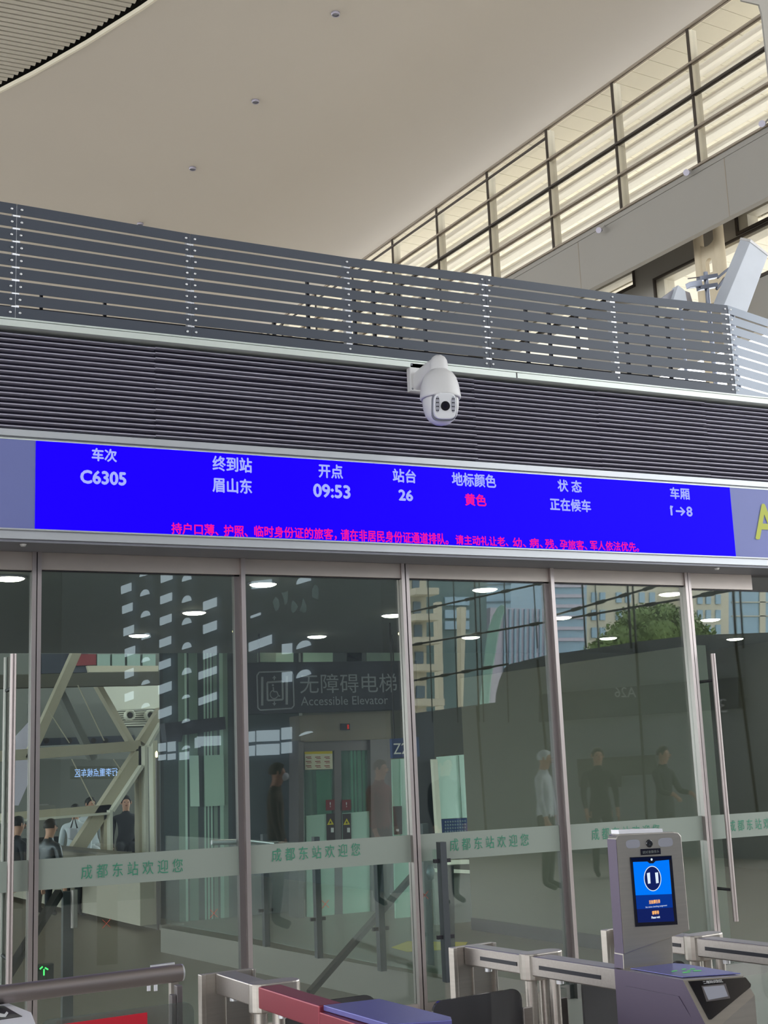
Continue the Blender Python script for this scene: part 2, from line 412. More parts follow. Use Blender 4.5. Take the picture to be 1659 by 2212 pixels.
# twin tube column
OC = .9
pt = thing('hall_column', onp(1535, 640, P0 + hc * OC, HA), 'cream column of two round tubes joined by a web with an oval slot', 'column')
cpts = {}
for px in (1512, 1557):
    a = onp(px, 560, P0 + hc * OC, HA); obj('tube', MB().tube([(a.x, a.y, 6), (a.x, a.y, 12.05)], .1, 20), 'column_cream', pt); cpts[px] = a
L_, R_ = cpts[1512], cpts[1557]; ax_ = (R_ - L_); ax_.z = 0; wd_ = ax_.length; ax_.normalize()
zu = onp(1535, 531, P0 + hc * OC, HA).z; zs1 = onp(1536, 558, P0 + hc * OC, HA).z; zs0 = onp(1536, 591, P0 + hc * OC, HA).z
bm = bmesh.new()
def ring2(pts):
    vs = [bm.verts.new((L_ + ax_ * u).to_tuple()[:2] + (zz,)) for u, zz in pts]
    return [bm.edges.new((vs[i], vs[(i + 1) % len(vs)])) for i in range(len(vs))]
h2 = wd_ / 2; out = [(0, zs0 - .6), (wd_, zs0 - .6)]
out += [(h2 + (h2) * math.cos(math.pi * k / 12), zu + .28 - .28 * math.sin(math.pi * k / 12)) for k in range(13)]
inn = [(h2 + .085 * math.cos(t), zs1 - .085 + .085 * math.sin(t)) for t in [math.pi * k / 10 for k in range(11)]] + [(h2 - .085, zs0), (h2 + .085, zs0)]
ed = ring2(out) + ring2(inn)
bmesh.ops.triangle_fill(bm, edges=ed, use_beauty=True)
me = bpy.data.meshes.new('web'); bm.to_mesh(me); bm.free(); me.materials.append(MT['column_cream'])
for v in me.vertices: v.co -= pt.location
o = bpy.data.objects.new('web', me); COL.objects.link(o); o.parent = pt; sd = o.modifiers.new('s', 'SOLIDIFY'); sd.thickness = .1; sd.offset = 0
# top right: edge of a grey cladding fin
S('wall_cladding', MB().prism([at(x, y, 9.0) for x, y in [(1600, -30), (1602, 1), (1640, 10), (1646, 30), (1650, 66), (1662, 170), (1700, 170), (1700, -30)]], (0, .02, 0)), 'hall_wall')
# ground outside
S('ground_outside', MB().box(-150, 150, -150, 150, -.5, -.21), 'outside_ground')
# little spotlights clamped under the clerestory
for (px, py), lb in zip([(1298, 497), (1487, 373), (1650, 268)], ['small white spotlight under the window band, lower of the row', 'small white spotlight under the window band, middle of the row', 'small white spotlight under the window band at the right edge']):
    p = onp(px, py, P0 - hc * .12, HA); t = thing('spotlight', p, lb, 'spotlight', 'spotlights under the window band')
    obj('arm', MB().bar(p + Vector((.12, 0, .12)), p, .03, .03), 'hall_wall', t)
    obj('head', MB().tube([p, p + Vector((-.1, -.06, -.04))], [.04, .06], 12), 'slat_alu', t)

# ================================================================ GATE FRONT
Y1 = 7.65
# slatted screen
js = [.17, 1.268, 2.365, 3.47, 4.55, 5.65, 6.745]
zt = [5.10, 5.072, 5.036, 5.024, 5.033, 5.036, 5.067]; zb = [4.325] * 7
def zat(x, arr):
    for i in range(6):
        if x <= js[i + 1]: u = (x - js[i]) / (js[i + 1] - js[i]); return arr[i] * (1 - u) + arr[i + 1] * u
    return arr[-1]
scr = thing('slatted_screen', (4, 7.7, 4.3), 'charcoal metal screen of nine riveted horizontal boards above the louvre grille', 'screen')
segs = [(0, 1), (1, 2), (2, 4), (4, 6)]
for r_ in range(9):
    for a, b in segs:
        n = b - a; mb = MB(); X = [js[a] + .0015] + [js[k] for k in range(a + 1, b)] + [js[b] - .0015]
        tp = []; bt = []; jt = [random.uniform(-.0022, .0022) for _ in range(3)]
        for i, x in enumerate(X):
            t_, b_ = zat(x, zt), zat(x, zb); pit = (t_ - b_) / 9; z1 = t_ - pit * r_; z0 = z1 - pit + .015
            tp.append((x, 7.7, z1)); bt.append((x, 7.7, z0 + (jt[i % 3] if 0 < r_ < 8 else 0)))
        obj('board', mb.prism(bt + tp[::-1], (0, .004, 0)), 'board_charcoal', scr)
    t_, b_ = zt[-1], zb[-1]; pit = (t_ - b_) / 9; z1 = t_ - pit * r_; z0 = z1 - pit + .015
    c, s_ = math.cos(math.radians(16)), math.sin(math.radians(16))
    obj('board', MB().prism([(6.749, 7.7, z0), (6.749 + 1.3 * c, 7.7 + 1.3 * s_, z0), (6.749 + 1.3 * c, 7.7 + 1.3 * s_, z1), (6.749, 7.7, z1)], (0, .004, 0)), 'board_window_sheen', scr)
bol = MB()
for x, k in [(1.268, 2), (2.365, 2), (3.47, 1), (4.55, 2), (5.65, 1), (6.745, 2)]:
    for r_ in range(9):
        t_, b_ = zat(x, zt), zat(x, zb); pit = (t_ - b_) / 9; zz = t_ - pit * (r_ + .42)
        for dx in ((-.028, .028) if k == 2 else (0,)):
            bol.lathe([(.0085, 0), (.0075, -.004), (.0001, -.006)], (x + dx + random.uniform(-.003, .003), 7.698, zz), 8, 'y')
obj('bolt_heads', bol, 'zinc', scr, kind='stuff')
for x in js[1:]:
    mb = MB().box(x - .022, x + .022, 7.706, 7.755, 4.315, zat(x, zt) - .01); obj('stud', mb, 'zinc', scr)
for x in (1.45, 1.85, 3.0, 3.25, 3.6, 3.75, 3.95, 4.15, 5.0, 5.2, 5.45, 5.9, 6.1, 6.3):
    obj('rear_strut', MB().box(x, x + .018, 7.9, 7.93, 4.2, 4.93 if x > 3 else 4.62), 'dark_channel', scr)
obj('stiffener', MB().box(.2, 6.7, 7.94, 7.96, 4.45, 4.5), 'dark_channel', scr)
# trim between screen and grille
S('trim_4', MB().box(-.5, 7.9, 7.6, 7.72, 4.252, 4.29).box(-.5, 7.9, 7.64, 7.72, 4.29, 4.302).box(-.5, 7.9, 7.62, 7.72, 4.302, 4.312), 'trim_alu')
S('trim_5', MB().box(4.7, 4.708, 7.598, 7.6, 4.252, 4.29), 'dark_channel')
# louvre grille
gr = thing('louvre_grille', (3.5, 7.75, 3.63), 'long grille of thin grey horizontal louvres above the blue display', 'grille')
obj('backing', MB().box(-.5, 7.9, 7.76, 7.8, 3.6, 4.31), 'void_blue_spill', gr)
gx = [-.5, 2.118, 4.39, 5.42, 6.4, 7.9]
nsl = 18; pit = (4.245 - 3.645) / nsl
for i in range(nsl):
    for k, (xa, xb) in enumerate(zip(gx, gx[1:])):
        dz = random.choice([0, .002, -.002, .004]) if k % 2 else 0
        z = 3.652 + pit * i + dz
        mb = MB().prism([(xa, 7.657, z + .002), (xa, 7.662, z + .0105), (xa, 7.70, z + .0085), (xa, 7.70, z + .001)], (xb - xa - .0015, 0, 0))
        obj('slat', mb, 'slat_alu', gr)
# display case: rails
S('trim_6', MB().box(-.5, 7.9, 7.64, 7.75, 3.594, 3.634).box(-.5, 7.9, 7.66, 7.75, 3.582, 3.594), 'sign_rail')
S('trim_7', MB().box(-.5, 7.9, 7.648, 7.75, 3.574, 3.582), 'trim_alu')
S('trim_8', MB().box(-.5, 7.9, 7.645, 7.76, 2.982, 3.032).box(-.5, 7.9, 7.63, 7.66, 3.032, 3.041), 'sign_rail')
S('wall_soffit', MB().box(-.5, 7.9, 7.66, 8.1, 2.965, 2.982).box(-.5, 7.9, 7.76, 8.1, 2.982, 3.59).box(-.5, 7.9, 7.96, 8.1, 3.59, 4.25).box(-1, 14, 8.1, 16, 3.2, 4.2), 'soffit_grey')
for x, px in ((1.34, 50), (6.45, 1548)):
    p = at(px, 1166 if px < 100 else 1219, 7.72); p.z = 2.963
    t = thing('soffit_light', p, 'small round spotlight in the grey soffit, ' + ('left end' if px < 100 else 'right end'), 'light')
    obj('body', MB().lathe([(.0001, -.012), (.014, -.012), (.02, 0)], p, 14), 'zinc', t)
# departure display
dsp = thing('departure_display', (4, Y1, 3.04), 'long blue LED display listing one train departure in pale characters', 'display')
obj('blank_panel', MB().box(-.5, 1.388, Y1, Y1 + .05, 3.042, 3.574), 'sign_blank', dsp, label='grey blue blank panel left of the lit display')
obj('blank_panel', MB().box(6.556, 7.9, Y1, Y1 + .05, 3.042, 3.574), 'sign_blank', dsp, label='grey blue panel with a yellow letter right of the lit display')
obj('screen', MB().box(1.39, 6.554, Y1 - .004, Y1 + .05, 3.043, 3.574), 'led_blue', dsp, label='lit saturated blue LED screen')
def led(body, xl, xr, yc, hpx, m='led_text', bold=.0025, name='lettering'):
    a = at(xl, yc, Y1 - .006); b = at(xr, yc, Y1 - .006); c = at((xl + xr) / 2, yc, Y1 - .006)
    h = at((xl + xr) / 2, yc - hpx / 2, Y1).z - at((xl + xr) / 2, yc + hpx / 2, Y1).z
    lettering(body, c, (1, 0, 0), (0, 0, 1), b.x - a.x, h, m, dsp, name, bold=bold)
led('车次', 199, 252, 983, 27); led('C6305', 175, 272, 1032, 27, bold=.004)
led('终到站', 460, 544, 1003, 31); led('眉山东', 460, 544, 1049, 31)
led('开点', 689, 740, 1018, 29); led('09:53', 678, 756, 1061, 27, bold=.004)
led('站台', 849, 898, 1028, 28); led('26', 862, 891, 1070, 22, bold=.004)
led('地标颜色', 977, 1071, 1037, 28); led('黄色', 1005, 1050, 1080, 25, 'led_red')
led('状 态', 1205, 1256, 1050, 25); led('正在候车', 1189, 1276, 1091, 26)
led('车厢', 1448, 1489, 1066, 24); led('1→8', 1449, 1495, 1104, 20, bold=.003)
red = [('持户口薄、', 371, 472, 1143), ('护照、', 484, 535, 1147), ('临时身份证的旅客，', 551, 728, 1151), ('请在非居民身份证通道排队。', 739, 970, 1160), ('请主动礼让老、', 985, 1098, 1168), ('幼、', 1108, 1136, 1172), ('病、', 1144, 1172, 1173), ('残、', 1178, 1204, 1175), ('孕旅客、', 1210, 1268, 1177), ('军人依法优先。', 1276, 1380, 1180)]
for t_, a, b, yc in red: led(t_, a, b, yc, 20 if a > 900 else 24, 'led_red', .0015)
obj('lettering', MB().prism([at(x, y, Y1 - .006) for x, y in [(1447, 1097.5), (1451, 1093), (1454, 1093), (1453, 1096.5), (1449, 1100)]], (0, .002, 0)), 'led_text', dsp)
led('A', 1630, 1676, 1127, 74, 'a_yellow', .006)

# ---------------------------------------------------------------- glazed front
mull = [(.26, .30), (1.435, 1.49), (2.757, 2.785), (3.915, 3.972), (5.108, 5.136), (6.318, 6.372), (7.55, 7.6)]
bays = [(.30, 1.435), (1.49, 2.757), (2.785, 3.915), (3.972, 5.108), (5.136, 6.318), (6.372, 7.55)]
HT = [2.852, 2.858, 2.864, 2.866, 2.866, 2.846]
for i, (a, b) in enumerate(mull):
    if b - a > .045:
        mb = MB().box(a, a + .0245, 7.97, 8.05, 0, 2.965).box(b - .0245, b, 7.97, 8.05, 0, 2.965)
        S('door_jamb', mb, 'jamb_steel')
        S('trim_9', MB().box(a + .0245, b - .0245, 7.99, 8.03, 0, 2.965), 'dark_channel')
    else:
        S('door_jamb', MB().box(a, b, 7.96, 8.03, 0, 2.965), 'jamb_steel')
        S('trim_9', MB().box(a - .035, a, 8.0, 8.05, 0, 2.965), 'portal_steel')
for i, (a, b) in enumerate(bays):
    zt_ = HT[i]
    b2 = 6.98 if i == 5 else b
    S('door_header', MB().box(a, b2, 7.985, 8.06, zt_, 2.965), 'header_steel', None, .002)
    d = thing('door_%d' % (i + 1), ((a + b) / 2, 8, 0), kind='structure')
    obj('glass_pane', MB().box(a, b, 8.012, 8.024, .02, zt_), 'door_glass', d)
    obj('bottom_rail', MB().box(a, b, 8.0, 8.04, 0, .09), 'header_steel', d)
    obj('top_bead', MB().box(a, b, 8.0, 8.012, zt_ - .008, zt_), 'dark_channel', d)
    obj('frosted_band', MB().box(a, b, 8.007, 8.010, .978, 1.152), 'film', d)
for di, (xl, xr, yl, yr) in enumerate([(175, 395, 1886, 1867), (587, 778, 1850, 1832), (972, 1142, 1827, 1812), (1278, 1425, 1803, 1792), (1575, 1700, 1784, 1776)]):
    a = at(xl, yl, 8.004); b = at(xr, yr, 8.004)
    lettering('成 都 东 站 欢 迎 您', ((a.x + b.x) / 2, 8.004, (a.z + b.z) / 2), (1, 0, 0), (0, 0, 1), b.x - a.x, .082, 'film_green', bpy.data.objects['door_%d' % (di + 2)])
for (px, py), di, op in [((462, 1973), 2, 1), ((230, 1995), 2, 1), ((703, 1953), 3, 1), ((918, 1934), 4, 1)]:
    c = at(px, py, 8.004); mb = MB(); r_ = .024
    for sg in (1, -1): mb.bar((c.x - r_, c.y, c.z - sg * r_), (c.x + r_, c.y, c.z + sg * r_), .004, .0015, (1, 0, 0))
    obj('cross_mark', mb, 'x_red', bpy.data.objects['door_%d' % di])
# tall pull handles: a front and a rear bar joined by two spindles
for dn, xf, lb in ((6, 6.462, 0), (1, 1.318, 0)):
    d = bpy.data.objects['door_%d' % dn]
    hdl = obj('pull_handle', MB().tube([(xf, 7.90, .40), (xf, 7.90, 2.34)], .019, 16), 'polished_tube', d)
    obj('rear_bar', MB().tube([(xf, 8.13, .42), (xf, 8.13, 2.34)], .017, 12), 'polished_tube', hdl)
    for z in (2.14, .62): obj('spindle', MB().tube([(xf, 7.90, z), (xf, 8.13, z)], .011, 10), 'dark_channel', hdl)
d = bpy.data.objects['door_2']
obj('latch_bar', MB().tube([at(457, 1820, 8.1), at(515, 1818, 8.1)], .016, 14), 'zinc', d)
d = bpy.data.objects['door_3']
obj('latch_bar', MB().tube([at(536, 1817, 8.1), at(590, 1823, 8.12)], .012, 14), 'zinc', d)
# peeled film residue on the third bay
mb = MB()
for k in range(5):
    cx_ = 600 + k * 19 + random.uniform(-8, 8); cy_ = 1300 + random.uniform(-22, 24); pts = []
    for j in range(7):
        t = 2 * math.pi * j / 7; rr = random.uniform(5, 13); pts.append(tuple(at(cx_ + rr * math.cos(t) * .8, cy_ + rr * math.sin(t) * 1.7, 8.0245)))
    mb.add(pts, [list(range(7))])
MT['film_res'] = MT['film']; glass('film_res', (.8, .84, .84), .03, .1, haze=.14, hz=(.6, .65, .66))
obj('film_residue', mb, 'film_res', bpy.data.objects['door_3'])

# ================================================================ DOME CAMERA
DC = Vector((3.935, 7.32, 0))
ct = thing('dome_camera', (DC.x, DC.y, 3.77), 'white dome security camera on a bracket in front of the grey louvres', 'camera')
pl = obj('wall_plate', MB().box(3.862, 3.985, 7.60, 7.655, 4.085, 4.285), 'cctv_white', ct, .006)
for z in (4.10, 4.27):
    obj('screw', MB().lathe([(.008, 0), (.0001, -.004)], (3.876, 7.6, z), 10, 'y'), 'cctv_grey', pl)
mb = MB(); rings = []
for (yy, zc, hw, hh) in [(7.60, 4.155, .040, .062), (7.50, 4.178, .038, .052), (7.40, 4.195, .037, .042), (7.34, 4.20, .036, .038)]:
    rings.append([(3.925 + hw * math.copysign(abs(math.cos(t)) ** .5, math.cos(t)), yy, zc + hh * math.copysign(abs(math.sin(t)) ** .5, math.sin(t))) for t in [2 * math.pi * k / 20 for k in range(20)]])
n = 20; vs = [p for r_ in rings for p in r_]
mb.add(vs, [(i * n + k, i * n + (k + 1) % n, (i + 1) * n + (k + 1) % n, (i + 1) * n + k) for i in range(3) for k in range(n)], True)
mb.lathe([(.060, 4.11), (.060, 4.19), (.056, 4.215), (.044, 4.238), (.024, 4.252), (.0001, 4.256)], DC, 28)
obj('bracket_arm', mb, 'cctv_white', ct)
obj('dome_cover', MB().lathe([(.0001, 4.15), (.060, 4.15), (.068, 4.14), (.092, 4.125), (.112, 4.092), (.125, 4.045), (.132, 4.0), (.135, 3.97), (.134, 3.958), (.128, 3.95), (.12, 3.955), (.0001, 3.955)], DC, 48), 'cctv_white', ct)
bc = DC + Vector((0, 0, 3.93))
obj('camera_ball', MB().lathe([(.118, .03), (.12, 0), (.117, -.04), (.105, -.085), (.083, -.118), (.05, -.143), (.02, -.152), (.0001, -.153)], bc, 40), 'cctv_white', ct)
nf = Vector((-.24, -.94, -.22)).normalized(); fx = nf.cross(Vector((0, 0, 1))).normalized() * -1; fx = fx if fx.x > 0 else -fx; fz = fx.cross(nf).normalized(); fz = fz if fz.z > 0 else -fz
fc = bc + Vector((0, 0, -.028))
def sup(a, b, d, e=.55, n=28, c=(0, 0)): return [fc + nf * d + fx * (c[0] + a * math.copysign(abs(math.cos(t)) ** e, math.cos(t))) + fz * (c[1] + b * math.copysign(abs(math.sin(t)) ** e, math.sin(t))) for t in [2 * math.pi * k / n for k in range(n)]]
obj('seam', MB().prism(sup(.083, .098, .060), nf * .036), 'cctv_grey', ct)
fp = obj('face_plate', MB().prism(sup(.076, .086, .06), nf * .062), 'cctv_face', ct, .008)
for sx in (-.052, .052):
    o = obj('infrared_window', MB().prism(sup(.014, .052, .118, .8, 20, (sx, .01)), nf * .006), 'ir_window', fp)
    mb = MB()
    for k in range(4):
        for q in (-.005, .005): mb.lathe([(.0045, 0), (.0001, .001)], (0, 0, 0), 6); 
        n0 = len(mb.v) - 24
        for j in range(n0, len(mb.v)):
            c_ = -.005 if j < n0 + 12 else .005; v = mb.v[j]
            mb.v[j] = fc + nf * (.1245 + v.z) + fx * (sx + c_ + v.x) + fz * (.046 - .025 * k + v.y)
    obj('diode', mb, 'lens_black', fp, kind='stuff')
def disc(r_, d0, d1, n=28): return MB().prism([fc + nf * d0 + (fx * math.cos(2 * math.pi * k / n) + fz * math.sin(2 * math.pi * k / n)) * r_ for k in range(n)], nf * (d1 - d0))
ln = obj('lens', disc(.031, .118, .127), 'lens_black', fp, .002)
obj('lens_glass', disc(.012, .127, .129), 'screen_black', fp)

# ================================================================ TURNSTILES
def frame(o, ang):
    v = pldir(ang); w = Vector((v.y, -v.x, 0))
    return lambda s_, t_, z: Vector((o[0], o[1], 0)) + w * s_ + v * t_ + Vector((0, 0, z))
def lbox(mb, F, s0, s1, t0, t1, z0, z1): return mb.prism([F(s0, t0, z0), F(s1, t0, z0), F(s1, t1, z0), F(s0, t1, z0)], (0, 0, z1 - z0))
def caps(F, sc, tc, hw, hd_, z0, z1, mb):
    pts = []
    for k in range(9): t = math.pi / 2 + math.pi * k / 8; pts.append(F(sc - hw + hd_ + hd_ * math.cos(t), tc + hd_ * math.sin(t), z0))
    for k in range(9): t = -math.pi / 2 + math.pi * k / 8; pts.append(F(sc + hw - hd_ + hd_ * math.cos(t), tc + hd_ * math.sin(t), z0))
    return mb.prism(pts, (0, 0, z1 - z0))
def on3(px, py, A, B, C, lift=0):
    n_ = (B - A).cross(C - A).normalized(); d = ray(px, py)
    if n_.dot(d) > 0: n_ = -n_
    return O0 + d * ((A - O0).dot(n_) / d.dot(n_)) + n_ * lift
def turnstile(o, ang, label, bar_m='brushed_steel_h', far=.74, slots=True, red=False):
    F = frame(o, ang); T = thing('turnstile', (o[0], o[1], 0), label, 'turnstile', 'ticket turnstiles before the glazed front')
    mb = MB(); lbox(mb, F, -.05, -.035, far, far + .03, 0, 1.0); lbox(mb, F, -.035, .125, far + .012, far + .03, 0, 1.0); lbox(mb, F, .12, .13, far, far + .03, 0, 1.0); lbox(mb, F, .03, .034, far + .006, far + .012, 0, .93)
    obj('end_post', mb, 'brushed_steel', T, .002)
    b1 = obj('guide_rail', lbox(MB(), F, 0, .068, .45, far + .01, .94, 1.0), bar_m, T, .004)
    b2 = obj('guide_rail', lbox(MB(), F, 0, .068, 0, .40, .94, 1.0), 'machine_red_sheen' if red else bar_m, T, .004)
    if slots:
        obj('sensor_strip', lbox(MB(), F, -.002, 0, .47, .66, .964, .976), 'led_strip', b1); obj('sensor_strip', lbox(MB(), F, -.002, 0, .08, .36, .964, .976), 'led_strip', b2)
    for t_ in (.66, .3): obj('fixing_bolt', MB().tube([F(.03, t_, .942), F(.03, t_, .925)], .012, 10), 'zinc', b1 if t_ > .5 else b2)
    obj('cap_block', caps(F, .062, .425, .078, .036, .925, 1.006, MB()), 'brushed_steel', T, .004)
    for s_, r_ in ((.02, .02), (.075, .018)):
        obj('column', MB().tube([F(s_, .43, 0), F(s_, .43, .926)], r_, 16), 'brushed_steel', T)
    obj('column', MB().tube([F(.034, .33, 0), F(.034, .33, .94)], .016, 16), 'brushed_steel', T)
    return T, F
def flap(T, F, s0, s1, t_, z0, z1, m, name='flap', rc=.05, corner='r'):
    pts = [F(s0, t_, z0), F(s1, t_, z0)]
    if corner == 'r':
        for k in range(7): a = math.pi / 2 * k / 6; pts.append(F(s1 - rc + rc * math.cos(a), t_, z1 - rc + rc * math.sin(a)))
        for k in range(7): a = math.pi / 2 + math.pi / 2 * k / 6; pts.append(F(s0 + rc + rc * math.cos(a), t_, z1 - rc + rc * math.sin(a)))
    return obj(name, MB().prism(pts, (F(0, .01, 0) - F(0, 0, 0))), m, T)
# --- right unit with the face reader
T, F = turnstile((2.27, 3.31), -8.2, 'steel turnstile with a tall face reader showing a lit blue screen')
A = atz(1475, 2117, 1.0); B = atz(1605, 2108, 1.0)
Dd = Vector((A.x, A.y - .16, .80)); AB = B - A
C_ = on3(1630, 2150, A, B, Dd)
Dp = A + (Dd - A) * .62
bk = F(0, .02, 0); bkr = F(.172, .02, 0)
def zz(p, z): return Vector((p.x, p.y, z))
E1 = Vector((Dp.x + .012, Dp.y - .004, Dp.z - .07)); 
vsb = [zz(bk, 1.0), zz(bkr, 1.0), B, A, C_, Dp, zz(bk, 0), zz(bkr, 0), zz(C_, 0), zz(Dp, 0)]
fs = [(0, 3, 2, 1), (3, 5, 4, 2), (0, 6, 9, 5, 3), (5, 9, 8, 4), (2, 4, 8, 7, 1), (0, 1, 7, 6), (6, 7, 8, 9)]
mb = MB()
for i, f in enumerate(fs): mb.cur = (1, 2, 0, 2, 2, 2, 2)[i]; mb.add([vsb[k] for k in f], [list(range(len(f)))])
mach = obj('machine_body', mb, ['machine_side', 'brushed_steel', 'brushed_steel'], T)
sp = [on3(x, y, bk, Vector((A.x, A.y, 0)), zz(A, 1), .0025) for x, y in [(1354, 2130), (1467, 2152), (1520, 2240), (1400, 2290), (1356, 2290)]]
obj('side_panel', MB().prism(sp, (.004, 0, 0)), 'machine_side', mach)
tp_ = [on3(x, y, zz(bk, 1), A, B, .0015) for x, y in [(1457, 2083), (1480, 2085), (1600, 2105), (1475, 2113), (1362, 2094)]]
obj('top_glass', MB().prism(tp_, (0, 0, .002)), 'machine_top_sheen', mach)
mb = MB()
for q_ in ([(1450, 2101), (1462, 2099), (1464, 2101), (1452, 2103)], [(1472, 2097), (1480, 2095), (1484, 2097), (1475, 2099)], [(1474, 2103), (1490, 2102), (1492, 2104), (1476, 2106)], [(1490, 2096), (1500, 2095), (1503, 2097), (1492, 2098)], [(1498, 2099), (1515, 2099), (1516, 2101), (1499, 2102)], [(1484, 2099), (1492, 2099), (1493, 2101), (1485, 2101)]):
    mb.add([on3(x, y, zz(bk, 1), A, B, .0045) for x, y in q_], [(0, 1, 2, 3)])
obj('ticket_light', mb, 'green_soft', mach, label='glowing green ticket reader symbol')
pq = [on3(x, y, A, B, Dd, .002) for x, y in [(1487, 2121), (1611, 2113), (1622, 2127), (1621, 2133), (1536, 2203), (1531, 2203)]]
sc_ = obj('scanner_panel', MB().prism(pq, (0, .004, .001)), 'lens_black', T)
obj('scanner_frame', MB().prism([on3(x, y, A, B, Dd, .003) for x, y in [(1515, 2131), (1567, 2126), (1577, 2158), (1526, 2165)]], (0, .001, 0)), 'portal_steel', sc_)
obj('scanner_window', MB().prism([on3(x, y, A, B, Dd, .0045) for x, y in [(1518, 2134), (1563, 2130), (1572, 2154), (1530, 2162)]], (0, .001, 0)), 'ir_window', sc_)
a_ = on3(1518, 2124, A, B, Dd, .004); b_ = on3(1560, 2120, A, B, Dd, .004)
lettering('二维码识别区', (a_ + b_) / 2, b_ - a_, A - Dd, (b_ - a_).length, .009, 'white_print', sc_)
# face reader head
YH = 3.3
def H(x, y, d=0): return at(x, y, YH) + Vector((0, -d, 0))
fr = obj('reader_head', MB().prism([H(x, y) for x, y in [(1331, 1812), (1333, 1805), (1339, 1802), (1455, 1797), (1466, 1799), (1472, 1806), (1490, 2010), (1348, 2062)]], (0, .045, 0)), 'brushed_steel', T, .003)
obj('reader_side', MB().prism([H(1331, 1813) + Vector((-.0012, 0, 0)), H(1348, 2061) + Vector((-.0012, 0, 0)), H(1348, 2061) + Vector((-.0012, .045, 0)), H(1331, 1813) + Vector((-.0012, .045, 0))], (.001, 0, 0)), 'machine_side', fr)
obj('reader_neck', MB().prism([H(x, y) + Vector((0, .008, 0)) for x, y in [(1349, 2050), (1455, 2005), (1458, 2084), (1351, 2095)]], (0, .045, 0)), 'brushed_steel', T, .002)
obj('neck_side', MB().prism([H(1350, 2064) + Vector((-.001, .01, 0)), H(1351, 2094) + Vector((-.001, .01, 0)), H(1351, 2094) + Vector((-.001, .053, 0)), H(1350, 2064) + Vector((-.001, .053, 0))], (.001, 0, 0)), 'machine_side', fr)
obj('top_strip', MB().prism([H(1338, 1802) + Vector((0, .002, 0)), H(1433, 1798) + Vector((0, .002, 0)), H(1432, 1790) + Vector((0, .002, 0)), H(1337, 1793) + Vector((0, .002, 0))], (0, .04, 0)), 'machine_white', fr, .001)
def oval(x0, y0, x1, y1, hh):
    a, b = H(x0, y0, .0015), H(x1, y1, .0015); c = (a + b) / 2; w_ = (b.x - a.x) / 2; hz = hh * w_
    return [c + Vector((w_ * math.copysign(abs(math.cos(t)) ** .5, math.cos(t)), 0, hz * math.copysign(abs(math.sin(t)) ** .8, math.sin(t)))) for t in [2 * math.pi * k / 24 for k in range(24)]]
obj('infrared_window', MB().prism(oval(1352, 1824, 1382, 1822, .5), (0, .002, 0)), 'ir_window', fr)
obj('infrared_window', MB().prism(oval(1422, 1820, 1453, 1819, .5), (0, .002, 0)), 'ir_window', fr)
obj('lens', MB().lathe([(.0115, .003), (.0115, -.002), (.0085, -.003), (.0001, -.001)], H(1402.5, 1822), 20, 'y'), 'lens_black', fr)
lb_ = obj('label_plate', MB().prism([H(x, y, .0015) for x, y in [(1383, 1834), (1426, 1832), (1427, 1845), (1384, 1847.5)]], (0, .0014, 0)), 'screen_black', fr)
lettering('请对准摄像头', H(1405, 1840, .0022), (1, 0, .0), (0, 0, 1), .061, .0085, 'pastel_letter', lb_)
sn = obj('screen_bezel', MB().prism([H(x, y, .002) for x, y in [(1360, 1852), (1450, 1848), (1463, 1997), (1372, 2002)]], (0, .002, 0)), 'screen_black', fr)
def scr_q(name, pts, m, d=.0026, lab=None): return obj(name, MB().add([H(x, y, d) for x, y in pts], [list(range(len(pts)))]), m, sn, label=lab)
scr_q('screen_image', [(1366, 1862), (1397, 1861), (1402, 1865), (1410, 1865), (1415, 1860), (1444, 1857), (1450, 1931), (1372, 1934)], 'screen_sky', lab='bright blue upper half of the screen')
scr_q('screen_image', [(1372, 1934), (1450, 1931), (1452.5, 1960), (1374.5, 1964)], 'screen_deep', lab='deep blue lower half of the screen')
scr_q('screen_image', [(1374.5, 1964), (1452.5, 1960), (1456, 1990), (1377, 1993)], 'screen_navy', lab='navy foot of the screen')
scr_q('screen_image', [(1361, 1853.5), (1448, 1849.5), (1448.6, 1857), (1366, 1861)], 'screen_bar', lab='dark title bar of the screen')
scr_q('screen_swoosh', [(1376, 1957), (1400, 1944), (1420, 1938), (1418, 1941), (1400, 1950), (1377, 1962)], 'screen_deep', .003)
ec = H(1408, 1897.5, .0034); ew = (H(1427, 1897, 0) - H(1389.5, 1899, 0)).x / 2; eh = (H(1406, 1870, 0) - H(1409, 1924.5, 0)).z / 2
def ell(k, w_, h_, c=ec): t = 2 * math.pi * k / 32; return c + Vector((w_ * math.cos(t), 0, h_ * math.sin(t)))
obj('gate_symbol', MB().add([ell(k, ew, eh) for k in range(32)], [list(range(32))]), 'screen_navy', sn)
mb = MB()
for k in range(32): mb.add([ell(k, ew, eh, ec + Vector((0, -.0004, 0))), ell(k + 1, ew, eh, ec + Vector((0, -.0004, 0))), ell(k + 1, ew * .92, eh * .94, ec + Vector((0, -.0004, 0))), ell(k, ew * .92, eh * .94, ec + Vector((0, -.0004, 0)))], [(0, 1, 2, 3)])
mb.add([H(x, y, .0042) for x, y in [(1395.5, 1886), (1402, 1884.5), (1403.5, 1908), (1398, 1909)]], [(0, 1, 2, 3)])
mb.add([H(x, y, .0042) for x, y in [(1413, 1885), (1419.5, 1884), (1421, 1907), (1415.5, 1908)]], [(0, 1, 2, 3)])
obj('gate_symbol', mb, 'screen_white', sn, label='pale outline of two gates in a ring')
lettering('无检票任务', H(1412.5, 1947.5, .0034), (1, 0, 0), (0, 0, 1), .040, .0105, 'screen_orange', sn, bold=.0004)
lettering('No ticket checking assignment', H(1416.5, 1958, .0034), (1, 0, 0), (0, 0, 1), .077, .0058, 'screen_white', sn)
